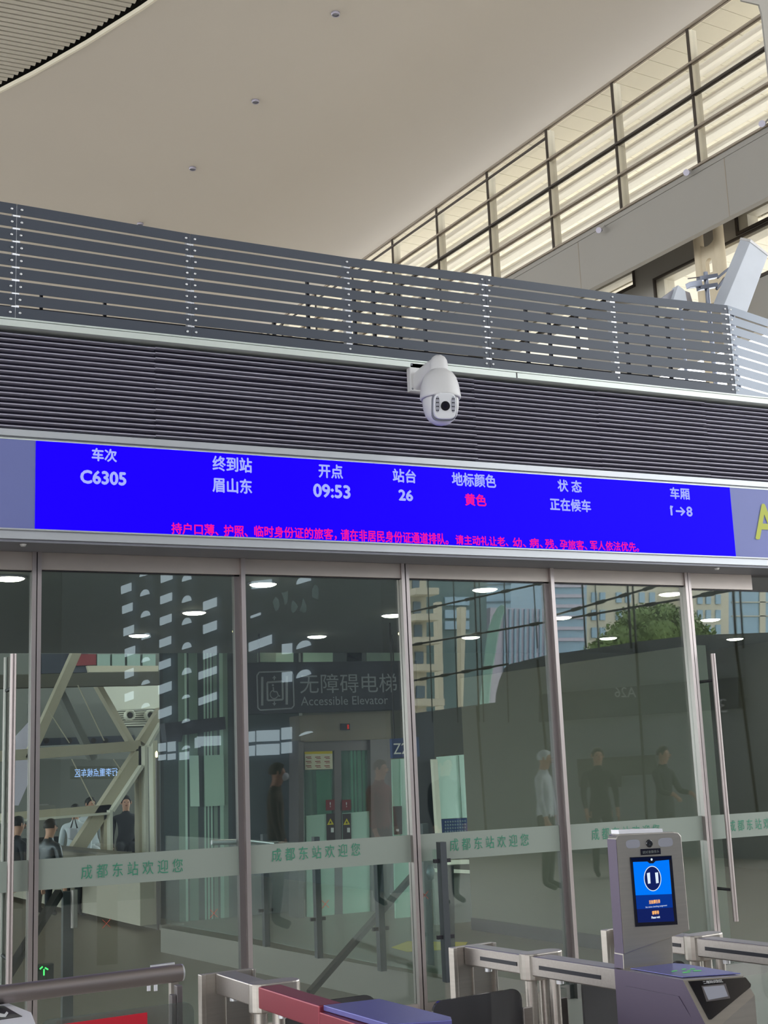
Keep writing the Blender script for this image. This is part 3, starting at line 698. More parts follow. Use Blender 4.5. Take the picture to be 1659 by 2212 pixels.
lettering('请等待', H(1414.5, 1971, .0034), (1, 0, 0), (0, 0, 1), .025, .0105, 'screen_orange', sn, bold=.0004)
lettering('Please wait', H(1415, 1981, .0034), (1, 0, 0), (0, 0, 1), .030, .0065, 'screen_white', sn, bold=.0003)
mb = MB().lathe([(.0001, 0), (.0035, 0)], H(1406, 1856.5, .0036), 16, 'y'); obj('title_icon', mb, 'screen_white', sn)
flap(T, F, -.36, -.02, .43, .5, .905, 'smoked_glass', rc=.035)
cl_ = obj('clamp', lbox(MB(), F, -.035, .0, .405, .415, .5, .85), 'brushed_steel_h', T, .002)
obj('clamp', lbox(MB(), F, .11, .145, .405, .415, .5, .86), 'brushed_steel_h', T, .002)
flap(T, F, .10, .45, .42, .5, .93, 'flap_glass', rc=.035)
# --- left unit, reflections coloured into its rail, body and lid
T, F = turnstile((1.339, 3.32), -3.5, 'steel turnstile with red and blue reflections coloured into its rail and machine', 'brushed_steel_h', slots=False, far=.72, red=True)
o_ = obj('machine_body', MB().prism([F(0, .0, .0), F(0, -.42, .0), F(.165, -.42, .0), F(.165, 0, 0)], (0, 0, .985)), 'machine_red_sheen', T, .003)
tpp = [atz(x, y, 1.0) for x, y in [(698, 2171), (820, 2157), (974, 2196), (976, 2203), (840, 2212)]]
obj('machine_lid', MB().prism([p + Vector((0, 0, -.014)) for p in tpp], (0, 0, .014)), 'machine_top_sheen', T, .002)
flap(T, F, .10, .40, .44, .5, .93, 'smoked_glass', rc=.035)
flap(T, F, -.575, -.13, .57, .5, .953, 'flap_glass', rc=.03)
FF = F
mb = MB().prism([at(x, y, 3.83) for x, y in [(132, 2213), (318, 2187), (319, 2260), (132, 2290)]], (0, .003, 0))
st = obj('notice_sticker', mb, 'red_sticker', T, label='plain red sticker on the clear glass flap')
mb = MB()
for (x0, x1) in ((371, 382), (382, 396)):
    a, b = at(x0, 2150, 3.95), at(x1, 2150, 3.95); mb.box(a.x, b.x - .002, 3.95, 3.98, 0, .99 if x0 > 380 else .965)
obj('hinge_post', mb, 'portal_steel', T, .002)
# --- third unit, behind the face reader
T, F = turnstile((2.905, 3.30), -8.2, 'steel turnstile guide rail behind the face reader, at the right edge', far=.78)
flap(T, F, -.48, -.02, .43, .5, .93, 'smoked_glass', rc=.035)
flap(T, F, .1, .5, .43, .5, .93, 'flap_glass', rc=.035)
# --- big round barrier tube, bottom left
a = atz(-260, 2181, .965); b = atz(390, 2101, .965)
tb = thing('barrier_tube', (b.x, b.y, 0), 'thick round steel barrier tube crossing the bottom left corner', 'barrier')
obj('tube', MB().tube([a, b], .028, 28), 'polished_tube', tb)
obj('end_cap', MB().tube([b, b + (b - a).normalized() * .006], .0265, 28), 'zinc', tb)
obj('top_fitting', MB().tube([b + Vector((-.10, 0, .028)), b + Vector((-.02, 0, .03))], .005, 8), 'zinc', tb)
obj('support', MB().box(b.x - .035, b.x - .01, b.y - .01, b.y + .02, 0, .94), 'brushed_steel', tb)
for px in (318, 333):
    p = at(px, 2128, b.y + .3); obj('hanging_tag', MB().box(p.x, p.x + .012, p.y, p.y + .004, p.z - .02, p.z + .03), 'machine_white', tb)
# --- white machine head, bottom left corner
wm = [atz(x, y, .93) for x, y in [(-60, 2165), (18, 2166), (68, 2186), (78, 2212), (60, 2240), (-60, 2260)]]
tw = thing('ticket_machine', (wm[2].x - .1, wm[2].y - .1, 0), 'white ticket machine head with a dark display in the bottom left corner', 'machine')
obj('body', MB().prism([Vector((p.x, p.y, .0)) for p in wm], (0, 0, .93)), 'machine_white', tw, .004)
obj('display', MB().prism([atz(x, y, .9305) for x, y in [(-60, 2173), (8, 2173), (48, 2196), (-60, 2212)]], (0, 0, .001)), 'led_strip', tw)
obj('display_print', MB().prism([atz(x, y, .9325) for x, y in [(0, 2189), (10, 2191), (14, 2185), (18, 2188), (12, 2197), (-20, 2196)]], (0, 0, .0005)), 'white_print', tw)

# ================================================================ LOBBY BEHIND THE GLASS
S('ceiling', MB().box(-3, 14, 8.1, 15.95, 3.1, 3.19), 'lobby_ceiling')
LX = [1.62, 3.62, 5.68, 7.68, 9.67, 11.7]
k = 0
where = {9.92: 'front row', 11.81: 'middle row', 13.82: 'rear row'}
col_n = ['leftmost', 'second from the left', 'third from the left', 'third from the right', 'second from the right', 'rightmost']
for yy in (9.92, 11.81, 13.82):
    for i, xx in enumerate(LX):
        px_ok = (xx / yy) < .87 and xx / yy > .15
        if not px_ok: continue
        t = thing('downlight', (xx, yy, 3.09), 'lit round downlight in the dark lobby ceiling, %s, %s' % (where[yy], col_n[i]), 'light', 'lit downlights in the lobby ceiling')
        if k == 0:
            r_ = obj('rim', MB().lathe([(.108, .01), (.125, .01), (.125, -.006), (.108, -.006)], (xx, yy, 3.094), 28), 'slat_alu', t)
            l_ = obj('lens', MB().lathe([(.109, -.004), (.103, -.010), (.085, -.018), (.05, -.023), (.0001, -.025)], (xx, yy, 3.094), 28), 'downlight', t)
        else:
            for s_ in (r_, l_): c = s_.copy(); COL.objects.link(c); c.parent = t
        k += 1
S('floor_lobby', MB().box(-6, 12.6, 8.06, 26.9, -.01, .004), 'lobby_floor')
# parapet, kerb and balustrade running away from the gate
F = frame((3.90, 14.15), -5.5)
S('wall_parapet', lbox(MB(), F, -.2, 0, 0, 9, .06, .74), 'parapet_white')
S('trim_10', lbox(lbox(MB(), F, .0, .25, -.1, 9, 0, .06), F, -.22, .02, 0, 9, .74, .77), 'kerb_stone')
S('trim_11', lbox(MB(), F, -.02, .015, -.03, 0, .0, 1.8), 'portal_steel')
ka = atz(545, 2039, .22); kb = atz(895, 2103, .22); kd = (kb - ka).normalized(); k2 = kb + kd * 1.2; k0 = atz(347, 2004, .22)
S('wall_kerb', MB().prism([Vector((p.x, p.y, 0)) for p in (k0, k2, k2 + Vector((.3, .05, 0)), k0 + Vector((.3, .05, 0)))], (0, 0, .22)), 'kerb_stone')
bal = thing('glass_balustrade', (ka.x, ka.y, .22), 'low clear glass balustrade with steel posts on a stone kerb behind the doors', 'balustrade')
posts = []
for px, py in ((568, 2045), (681, 2070), (817, 2098), (958, 2122)):
    p = atz(px, py, .22); p += Vector((.03, 0, 0)); posts.append(p)
    o = obj('post', MB().box(p.x - .022, p.x + .022, p.y - .03, p.y + .03, .22, 1.10), 'post_grey', bal)
    mb = MB()
    for z in (.5, .98): mb.box(p.x - .06, p.x + .06, p.y - .012, p.y + .012, z - .012, z + .012)
    obj('clamp', mb, 'dark_channel', o)
posts = [k0 + Vector((.03, 0, 0))] + posts
for p, q in zip(posts, posts[1:]):
    d = (q - p).normalized(); a, b = p + d * .05, q - d * .05
    mb = MB().prism([Vector((a.x, a.y, .26)), Vector((b.x, b.y, .26)), Vector((b.x, b.y, 1.05)), Vector((a.x, a.y, 1.05))], (.012, 0, 0)); obj('glass_panel', mb, 'clear_glass', bal)
# dark sloping handrails
hr = thing('stair_handrail', at(700, 2120, 9.0), 'dark sloping handrail crossing behind the third glass bay', 'handrail')
obj('rail', MB().bar(at(668, 2146, 8.6), at(893, 1889, 9.6), .035, .045), 'handrail_black', hr)
obj('newel', MB().box(*[v for a, b in zip(at(932, 2130, 9.5) - Vector((.025, .02, 0)), at(932, 2130, 9.5) + Vector((.025, .02, 0))) for v in (a, b)][:4], 0, 1.15), 'post_grey', hr)
obj('newel', MB().bar(at(975, 2060, 9.9) * 1, at(972, 1870, 9.9), .05, .04), 'post_grey', hr)
obj('bracket', MB().lathe([(.0001, -.07), (.03, -.05), (.045, 0), (.03, .06), (.0001, .07)], at(928, 1885, 9.5), 16), 'galv', hr)
hl = thing('stair_handrail', at(30, 2120, 9.0), 'dark sloping handrail behind the left door beside a steel post', 'handrail')
obj('rail', MB().bar(at(-30, 2180, 8.7), at(128, 1928, 9.3), .05, .05), 'handrail_black', hl)
a = at(146, 1925, 9.3); obj('newel', MB().box(a.x - .035, a.x + .035, a.y - .03, a.y + .03, 0, a.z), 'post_grey', hl)
a = at(160, 1922, 9.25); b = at(160, 2004, 9.25); obj('roller', MB().tube([b, a], .024, 16), 'polished_tube', hl)
# small lit green figure and grey plate on the left machine behind the glass
g = thing('gate_indicator', at(95, 2097, 8.7), 'glowing green arrow indicator behind the left glass door', 'indicator')
obj('housing', MB().box(*[v for a, b in zip(at(95, 2105, 8.75) - Vector((.06, 0, .05)), at(95, 2105, 8.75) + Vector((.06, .05, .06))) for v in (a, b)]), 'handrail_black', g)
mb = MB(); c = at(95, 2097, 8.72)
mb.bar(c + Vector((0, 0, -.028)), c + Vector((0, 0, .01)), .009, .003, (0, 1, 0)); mb.bar(c + Vector((-.026, 0, .012)), c + Vector((-.008, 0, .026)), .009, .003, (0, 1, 0)); mb.bar(c + Vector((.026, 0, .004)), c + Vector((.006, 0, .018)), .009, .003, (0, 1, 0))
obj('arrow', mb, 'green_glow', g)
# partition wall on the right of the lobby
F = frame((6.38, 11.75), -4.8)
S('wall_partition', lbox(MB(), F, 0, .12, -3.4, 0, .12, 2.45), 'wall_olive')
S('baseboard_partition', lbox(MB(), F, -.015, .13, -3.4, 0, 0, .12), 'dark_channel')
S('wall_lobby_right', MB().box(12.6, 12.7, 8.1, 15.9, 0, 3.1), 'wall_olive')
S('wall_back', MB().box(6.3, 16, 15.9, 16.05, 0, 3.2), 'wall_grey')
S('wall_atrium', MB().box(-6, 12, 27, 27.2, 0, 9), 'wall_grey')

# ---- lift: portal, leaves, sign
YL = 14.0
lift = thing('lift', at(745, 1900, YL), 'glass lift in a brown steel portal behind the third glass bay', 'lift')
def part(name, pts, m, par, Y=YL, dep=.03, lab=None): return obj(name, pxprism(pts, Y, dep), m, par, label=lab)
Rc = lambda x0, y0, x1, y1: [(x0, y0), (x1, y0), (x1, y1), (x0, y1)]
part('portal_head', [(645, 1546), (843, 1536), (845, 1596), (650, 1603)], 'portal_tan', lift, YL, .3)
part('portal_side', Rc(645, 1600, 656, 2030), 'portal_steel', lift, YL, .3)
part('portal_side', [(800, 1598), (846, 1596), (852, 2030), (804, 2030)], 'portal_steel', lift, YL, .3)
part('door_head', [(656, 1602), (800, 1597), (801, 1620), (657, 1624)], 'portal_steel', lift, YL + .06, .1)
part('centre_stile', [(722, 1620), (737, 1620), (741, 2030), (724, 2030)], 'portal_steel', lift, YL + .05, .08)
part('door_leaf', [(657, 1622), (722, 1620), (724, 2030), (662, 2030)], 'shaft_glass', lift, YL + .09, .02)
part('door_leaf', [(737, 1620), (800, 1618), (803, 2030), (741, 2030)], 'shaft_glass', lift, YL + .09, .02)
for pts in ([(661, 1762), (722, 1757), (723, 2025), (664, 2025)], [(739, 1757), (800, 1752), (803, 2025), (741, 2025)]):
    part('frosted_film', pts, 'mint_glass', lift, YL + .05, .02)
part('car_wall', [(683, 1664), (722, 1662), (723, 1762), (686, 1764)], 'mint_panel', lift, YL + .2, .03, 'pale mint panel inside the lift')
part('car_wall', [(657, 1622), (683, 1622), (686, 1764), (661, 1764)], 'deep_teal', lift, YL + .21, .03, 'dark teal panel inside the lift')
for x0, x1, m in ((737, 757, 'deep_teal'), (757, 761, 'mint_panel'), (761, 765, 'deep_teal'), (765, 768, 'mint_panel'), (768, 772, 'deep_teal'), (772, 779, 'mint_glass'), (779, 782, 'deep_teal'), (782, 788, 'mint_glass'), (788, 790, 'deep_teal'), (790, 797, 'mid_teal')):
    part('glazing_bar' if x1 - x0 < 6 else 'shaft_panel', [(x0, 1619), (x1, 1619), (x1 + 3, 1757), (x0 + 3, 1757)], m, lift, YL + .15, .02)
part('notice', [(658, 1621), (718, 1620), (719, 1661), (659, 1663)], 'paper', lift, YL + .07, .01, 'cream notice sheet with a yellow head')
part('notice_head', [(658, 1621), (718, 1620), (718, 1628), (658, 1629)], 'paper_yellow', lift, YL + .065, .005)
mb = MB()
for r_ in range(3):
    for c_ in range(3):
        a = at(667 + c_ * 20, 1636 + r_ * 9.5, YL + .062); mb.box(a.x - .035, a.x + .03, a.y, a.y + .002, a.z, a.z + .008).box(a.x - .02, a.x + .035, a.y, a.y + .002, a.z - .016, a.z - .01)
obj('notice_print', mb, 'print_red', lift, kind='stuff')
part('floor_display', Rc(737, 1563, 756, 1577), 'screen_black', lift, YL - .03, .03)
a = at(752, 1570, YL - .04); lettering('1', a, (1, 0, 0), (0, 0, 1), .02, .05, 'red_digit', lift)
for x in (704, 739):
    part('warning_label', [(x, 1728), (x + 19, 1727), (x + 19, 1750), (x, 1751)], 'label_red', lift, YL + .03, .005, 'red warning label')
    a = at(x + 9.5, 1738, YL + .025); lettering('!', a, (1, 0, 0), (0, 0, 1), .012, .055, 'white_print', lift)
    b_ = part('warning_label', [(x + 1, 1758), (x + 19, 1757), (x + 20, 1815), (x + 2, 1816)], 'label_brown', lift, YL + .03, .005, 'dark warning label with a yellow triangle')
    part('triangle', [(x + 3, 1782), (x + 10, 1768), (x + 17, 1781)], 'warn_yellow', b_, YL + .024, .004)
    part('triangle_mark', [(x + 7.5, 1779), (x + 10, 1773), (x + 12.5, 1778.5)], 'label_brown', b_, YL + .02, .003)
    part('print_bar', Rc(x + 11, 1788, x + 17, 1798), 'white_print', b_, YL + .024, .003)
part('portal_lamp', Rc(707, 1531, 716, 1539), 'lens_black', lift, YL - .05, .05)
# sign board over the lift
YS = 13.6
sg = thing('lift_sign', at(705, 1535, YS), 'dark overhead sign reading Accessible Elevator with a wheelchair lift symbol', 'sign')
part('board', [(520, 1432), (900, 1427), (902, 1532), (520, 1543)], 'lobby_dark', sg, YS, .15)
def sg_text(b_, xl, xr, yc, h):
    a, b = at(xl, yc, YS - .01), at(xr, yc - (xr - xl) * .02, YS - .01); hh = at(xl, yc - h / 2, YS).z - at(xl, yc + h / 2, YS).z
    lettering(b_, (a + b) / 2, (1, 0, 0), (0, 0, 1), (b - a).length, hh, 'sign_letters', sg)
for px in (560, 850): _p = at(px, 1434, YS + .07); obj('hanger', MB().tube([_p, (_p.x, _p.y, 3.1)], .01, 8), 'dark_channel', sg)
sg_text('无障碍电梯', 648, 857, 1478, 42); sg_text('Accessible Elevator', 650, 838, 1515, 19)
def outline(mb, pts, w, Y):
    P = [at(x, y, Y) for x, y in pts]
    for p, q in zip(P, P[1:] + P[:1]): mb.bar(p, q, w, .006, (0, 1, 0))
mb = MB()
outline(mb, [(560, 1452), (628, 1450), (633, 1456), (635, 1524), (630, 1530), (562, 1534), (557, 1529), (555, 1459)], .014, YS - .008)
outline(mb, [(577, 1474), (610, 1472), (611, 1511), (578, 1513)], .02, YS - .008)
mb.prism([at(x, y, YS - .01) for x, y in Rc(564, 1462, 569, 1524)], (0, .004, 0)).prism([at(x, y, YS - .01) for x, y in Rc(617, 1460, 622, 1522)], (0, .004, 0))
for ys, d_ in ((1460, 1), (1524, -1)):
    mb.prism([at(x, y, YS - .01) for x, y in [(588, ys + 5 * d_), (593, ys), (597, ys + 5 * d_)]], (0, .004, 0)).prism([at(x, y, YS - .01) for x, y in Rc(591.5, min(ys, ys + 9 * d_), 594, max(ys, ys + 9 * d_))], (0, .004, 0))
c0 = at(592, 1500, YS - .01)
for k in range(14):
    t0, t1 = math.radians(100 + 17 * k), math.radians(117 + 17 * k); rr = .045
    mb.bar(c0 + Vector((rr * math.cos(t0), 0, rr * math.sin(t0))), c0 + Vector((rr * math.cos(t1), 0, rr * math.sin(t1))), .01, .004, (0, 1, 0))
q = [at(x, y, YS - .01) for x, y in [(590, 1484), (591, 1494), (598, 1494), (602, 1504), (605, 1503)]]
for a, b in zip(q, q[1:]): mb.bar(a, b, .013, .004, (0, 1, 0))
mb.lathe([(.012, 0), (.0001, -.002)], at(589.5, 1480, YS - .01), 12, 'y')
obj('lift_symbol', mb, 'sign_letters', sg)
# strip of mint glazing above the sign and the shaft to its left
sh = thing('lift_shaft', at(430, 1850, 14.6), 'tall green glass lift shaft with steel bars between the white truss and the sign', 'shaft')
for pts, m in [(Rc(530, 1410, 556, 1432), 'deep_teal'), (Rc(556, 1410, 596, 1430), 'mid_teal'), (Rc(596, 1410, 634, 1430), 'mint_glass'), (Rc(655, 1410, 719, 1430), 'mint_glass'), (Rc(719, 1410, 790, 1430), 'deep_teal'), (Rc(792, 1410, 865, 1430), 'mid_teal'), (Rc(749, 1410, 782, 1430), 'mid_teal')]:
    part('glazing', pts, m, sh, 14.5, .02)
cols = [(345, 352, 'post_grey'), (352, 384, 'deep_teal'), (384, 398, 'mid_teal'), (398, 403, 'mint_panel'), (403, 407, 'deep_teal'), (407, 426, 'mid_teal'), (426, 439, 'deep_teal'), (439, 443, 'mint_glass'), (443, 446, 'deep_teal'), (446, 450, 'mint_glass'),
        (450, 453, 'deep_teal'), (453, 457, 'mint_glass'), (457, 460, 'deep_teal'), (460, 468, 'mid_teal'), (468, 473, 'deep_teal'), (473, 481, 'mint_glass'), (481, 491, 'mid_teal'), (491, 500, 'deep_teal'), (500, 512, 'post_grey'), (512, 645, 'deep_teal')]
for x0, x1, m in cols:
    part('glazing_bar' if x1 - x0 < 6 else 'glazing', [(x0, 1411), (x1, 1411), (x1 + (4 if x1 < 512 else 4), 2020), (x0 + 4, 2020)], m, sh, 14.7, .03)
part('cross_beam', [(356, 1562), (486, 1548), (488, 1575), (395, 1588), (392, 1602), (360, 1602)], 'lobby_dark', sh, 14.4, .2)
part('mint_panel', [(410, 1632), (429, 1632), (431, 1742), (412, 1742)], 'mint_panel', sh, 14.66, .02); part('mint_panel', [(441, 1632), (483, 1630), (485, 1740), (443, 1742)], 'mint_glass', sh, 14.66, .02)
# blue platform sign
ps = thing('platform_sign', at(865, 1640, 12.6), 'blue hanging sign with pale characters Z2 beside the door jamb', 'sign')
part('board', [(846, 1596), (905, 1592), (907, 1634), (848, 1638)], 'navy_sign', ps, 12.5, .05)
for px in (852, 900): _p = at(px, 1597, 12.52); obj('hanger', MB().tube([_p, (_p.x, _p.y, 3.1)], .008, 8), 'dark_channel', ps)
a, b = at(850, 1618, 12.48), at(879, 1616, 12.48); lettering('Z2', (a + b) / 2, (1, 0, 0), (0, 0, 1), (b - a).length, .11, 'white_print', ps)
gp_ = thing('glass_side_panel', at(865, 1800, 13.2), 'narrow mint green glass panel below the blue sign', 'panel')
part('pane', [(847, 1640), (878, 1638), (888, 2018), (856, 2018)], 'mint_glass', gp_, 13.2, .03); part('pane', [(866, 1640), (880, 1640), (884, 1850), (869, 1850)], 'mint_panel', gp_, 13.18, .02)
part('call_panel', [(851, 1742), (868, 1741), (869, 1802), (853, 1803)], 'portal_steel', gp_, 13.1, .03); o_ = part('call_button', Rc(857, 1791, 862, 1796), 'zinc', gp_, 13.08, .02)
# lit mint window with perforated base right of the jamb
mw = thing('mint_window', at(975, 1800, 12.4), 'bright mint glass screen with a white edge post right of the paired door jambs', 'window screen')
part('pane', [(945, 1635), (1004, 1630), (1011, 1766), (952, 1769)], 'mint_panel', mw, 12.4, .03); part('joint', [(990, 1632), (991.5, 1632), (999, 1767), (997.5, 1767)], 'mid_teal', mw, 12.38, .01)
part('edge_post', [(935, 1640), (945, 1640), (960, 1880), (950, 1880)], 'truss_light', mw, 12.35, .06); part('side_frame', [(895, 1530), (935, 1530), (948, 1880), (912, 1880)], 'lobby_dark', mw, 12.6, .05)
base = part('perforated_base', [(953, 1770), (1011, 1767), (1013, 1800), (956, 1802)], 'navy_sign', mw, 12.39, .03)
mb = MB()
for r_ in range(4):
    for c_ in range(9): mb.lathe([(.012, 0), (.0001, -.002)], at(962 + c_ * 5.3, 1776 + r_ * 7 - c_ * .3, 12.385), 6, 'y')
obj('hole', mb, 'pane_dark', base, kind='stuff')
part('sill', [(965, 1858), (1017, 1857), (1018, 1866), (967, 1868)], 'truss_light', mw, 12.3, .1); part('sill', [(940, 1876), (1018, 1880), (1018, 1887), (940, 1884)], 'truss_light', mw, 12.2, .1)
part('apron', [(938, 1888), (1018, 1888), (1024, 2010), (942, 2002)], 'wall_grey', mw, 12.35, .05)
ft = thing('floor_patch', atz(900, 2045, .004), 'yellow tactile floor patch behind the balustrade', 'floor marking')
obj('patch', MB().prism([atz(x, y, .004) for x, y in [(846, 2047), (880, 2034), (1010, 2036), (1000, 2050), (880, 2056)]], (0, 0, .004)), 'paper_yellow', ft)
# ---- white truss bridge and hall beyond, on the left
YT = 19.0
tr_ = thing('white_truss', at(200, 1860, YT), 'cream painted steel truss of diagonal and level beams seen through the left doors', 'truss')
def beam(pa, pb, w, m='truss_cream', dep=.25, Y=YT, nm='beam'):
    a, b = at(*pa, Y), at(*pb, Y); return obj(nm, MB().bar(a, b, w * Y / FOC * 1.1, dep, (0, 1, 0)), m, tr_)
beam((-80, 1475), (345, 1466), 25, 'wall_olive', Y=YT + .6); beam((-80, 1640), (300, 1611), 20)
beam((168, 1400), (60, 1640), 16); beam((127, 1490), (200, 1640), 12, 'wall_grey', Y=YT + 1); beam((210, 1480), (285, 1610), 10, 'truss_cream', Y=YT + 1.2); beam((300, 1480), (232, 1480), 3, Y=YT + 1)
beam((350, 1535), (305, 1605), 20); beam((346, 1562), (318, 1612), 5, 'truss_light', Y=YT - .2)
beam((302, 1625), (160, 1842), 24); beam((304, 1655), (240, 1752), 6, 'truss_light', Y=YT - .2)
beam((0, 1768), (236, 1748), 18); beam((-20, 1777), (232, 1757), 4, 'truss_light', Y=YT - .2)
beam((302, 1612), (304, 1848), 14); beam((311, 1612), (313, 1848), 6, 'truss_light', Y=YT - .2); beam((228, 1745), (229, 1852), 14); beam((236, 1750), (237, 1852), 5, 'truss_light', Y=YT - .2)
beam((160, 1844), (235, 1848), 4)
beam((330, 1600), (334, 1842), 9, 'truss_light', Y=YT + .4)
for pa, pb in [((168, 1480), (225, 1600)), ((105, 1535), (150, 1605)), ((155, 1640), (205, 1740)), ((245, 1640), (262, 1665))]: beam(pa, pb, 1.5, 'truss_cream', .02, YT - .3, 'rod')
vt = thing('vent_wall', at(290, 1570, 22), 'pale wall panel with grey louvre slats and two round air nozzles', 'wall panel')
part('panel', [(208, 1480), (345, 1478), (345, 1533), (240, 1533)], 'truss_light', vt, 22, .1); part('panel', [(188, 1438), (342, 1438), (342, 1450), (192, 1452)], 'truss_cream', vt, 22, .1)
for k in range(8): part('slat', [(238 + k * 3, 1533 + k * 4.7), (345, 1531 + k * 4.7), (345, 1534 + k * 4.7), (239 + k * 3, 1536 + k * 4.7)], 'truss_light', vt, 22, .06)
part('recess', [(238, 1530), (345, 1530), (345, 1570), (262, 1572)], 'wall_grey', vt, 22.1, .05)
for px in (281, 325):
    n_ = obj('air_nozzle', MB().lathe([(.09, .1), (.09, -.02), (.075, -.05), (.05, .0), (.05, .03)], at(px, 1545, 21.9), 20, 'y'), 'truss_light', vt)
    obj('nozzle_hole', MB().lathe([(.045, -.03), (.0001, -.03)], at(px - 1, 1545, 21.9), 16, 'y'), 'dark_gap', n_)
far = thing('far_shopfront', at(200, 1440, 26.9), 'distant dark balcony front with red and glass panels under the ceiling edge', 'shopfront')
part('panel', [(90, 1412), (190, 1412), (190, 1452), (90, 1455)], 'lobby_dark', far, 26.9, .1); part('panel', [(150, 1413), (208, 1413), (208, 1436), (165, 1438)], 'label_red', far, 26.8, .1)
for x in (210, 242, 275, 308): part('panel', Rc(x, 1413, x + 28, 1438), 'mid_teal', far, 26.8, .1)
far2 = thing('far_dark_bay', at(200, 1600, 23), 'dark grey wall bays behind the truss with a row of round ceiling speakers', 'wall panel')
part('panel', [(60, 1520), (245, 1520), (300, 1600), (60, 1612)], 'wall_grey', far2, 23.5, .1); part('panel', [(60, 1596), (290, 1588), (292, 1602), (60, 1612)], 'lobby_dark', far2, 23.3, .1)
for px in (100, 150, 202, 228): obj('speaker', MB().lathe([(.05, 0), (.0001, -.01)], at(px, 1600, 23.2), 12, 'y'), 'dark_gap', far2)
part('panel', [(60, 1640), (300, 1640), (300, 1900), (60, 1900)], 'wall_grey', far2, 23.5, .1)
part('panel', [(25, 1600), (62, 1560), (62, 1690), (40, 1740), (25, 1740)], 'tower_stripe', far2, 23, .05, 'blue grey poster')
seat = thing('bench_back', at(85, 1850, 17.5), 'dark grey bench back behind the white parapet at the left', 'bench')
part('back', [(20, 1813), (126, 1807), (127, 1850), (20, 1858)], 'post_grey', seat, 17.2, .1); part('back', [(90, 1812), (91, 1812), (91, 1850), (90, 1850)], 'dark_channel', seat, 17.15, .05)
lw_ = thing('wall_lamp', at(338, 1630, 18), 'tiny warm lamp on the white post', 'light'); obj('bulb', MB().ball(at(338, 1630, 18), .02, .02, .05, 10, 6), 'lamp_warm', lw_)
for i, (px, py) in enumerate([(513, 1327), (505, 1364), (863, 1369)]):
    p = at(px, py, 9.2); t = thing('spot_light', p, ['tiny bright spotlight left of the second jamb, upper', 'tiny dim spotlight left of the second jamb, lower', 'tiny bright spotlight left of the paired jambs'][i], 'light')
    obj('bulb', MB().ball(p, .012, .012, .012, 10, 6), 'lamp_warm', t); obj('stem', MB().tube([p + Vector((0, 0, .008)), (p.x, p.y, 3.1)], .002, 6), 'dark_channel', t)

# ================================================================ WHAT THE GLASS MIRRORS (real things behind and beside the viewer)
# the dark side building with rows of glowing panes in place of sky-lit openings
bd = thing('side_building', (8, -8, 0), 'dark building wall with columns of square and arched openings filled with glowing panes, mirrored in the left doors', 'building')
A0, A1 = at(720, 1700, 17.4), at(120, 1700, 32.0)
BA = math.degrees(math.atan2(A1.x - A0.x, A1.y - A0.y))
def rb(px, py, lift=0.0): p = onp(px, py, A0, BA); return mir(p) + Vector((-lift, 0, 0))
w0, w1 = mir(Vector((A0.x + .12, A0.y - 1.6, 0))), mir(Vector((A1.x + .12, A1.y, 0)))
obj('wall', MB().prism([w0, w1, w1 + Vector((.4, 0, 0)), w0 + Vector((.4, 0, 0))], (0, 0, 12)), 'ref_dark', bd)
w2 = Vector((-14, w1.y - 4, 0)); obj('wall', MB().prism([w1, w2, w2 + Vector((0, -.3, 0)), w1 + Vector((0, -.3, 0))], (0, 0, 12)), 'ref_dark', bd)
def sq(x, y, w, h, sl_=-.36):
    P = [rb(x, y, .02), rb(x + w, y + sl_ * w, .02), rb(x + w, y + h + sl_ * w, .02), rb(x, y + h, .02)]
    obj('opening_glow', MB().prism(P, (.02, 0, 0)), 'sky_hole_glow', bd)
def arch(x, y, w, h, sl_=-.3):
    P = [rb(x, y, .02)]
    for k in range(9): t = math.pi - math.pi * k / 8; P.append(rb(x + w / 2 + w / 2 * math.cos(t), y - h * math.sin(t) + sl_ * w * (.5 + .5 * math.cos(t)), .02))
    obj('opening_glow', MB().prism(P, (.02, 0, 0)), 'sky_hole_glow', bd)
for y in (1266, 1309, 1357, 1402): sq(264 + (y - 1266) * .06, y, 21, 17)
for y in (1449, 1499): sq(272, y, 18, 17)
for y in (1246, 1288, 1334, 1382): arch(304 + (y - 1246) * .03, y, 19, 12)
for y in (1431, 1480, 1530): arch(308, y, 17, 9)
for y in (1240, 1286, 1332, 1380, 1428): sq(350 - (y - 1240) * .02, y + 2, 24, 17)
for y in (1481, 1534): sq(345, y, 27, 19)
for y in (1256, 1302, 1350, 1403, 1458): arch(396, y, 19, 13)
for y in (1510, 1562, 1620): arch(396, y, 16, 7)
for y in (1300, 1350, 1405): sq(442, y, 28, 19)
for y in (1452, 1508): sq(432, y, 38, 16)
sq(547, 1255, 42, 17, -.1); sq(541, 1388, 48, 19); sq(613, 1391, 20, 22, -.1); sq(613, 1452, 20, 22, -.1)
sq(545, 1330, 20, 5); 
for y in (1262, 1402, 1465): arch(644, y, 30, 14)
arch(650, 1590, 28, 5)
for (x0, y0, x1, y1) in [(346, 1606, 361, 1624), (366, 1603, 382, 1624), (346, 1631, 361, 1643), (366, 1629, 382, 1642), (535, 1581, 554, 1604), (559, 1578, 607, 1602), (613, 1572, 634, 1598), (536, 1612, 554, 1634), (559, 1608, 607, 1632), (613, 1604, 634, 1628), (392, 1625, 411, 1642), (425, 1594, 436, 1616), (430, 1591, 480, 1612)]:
    P = [rb(x0, y0, .03), rb(x1, y0 - 2, .03), rb(x1, y1 - 2, .03), rb(x0, y1, .03)]; obj('lower_window', MB().prism(P, (.02, 0, 0)), 'sky_hole_glow', bd)
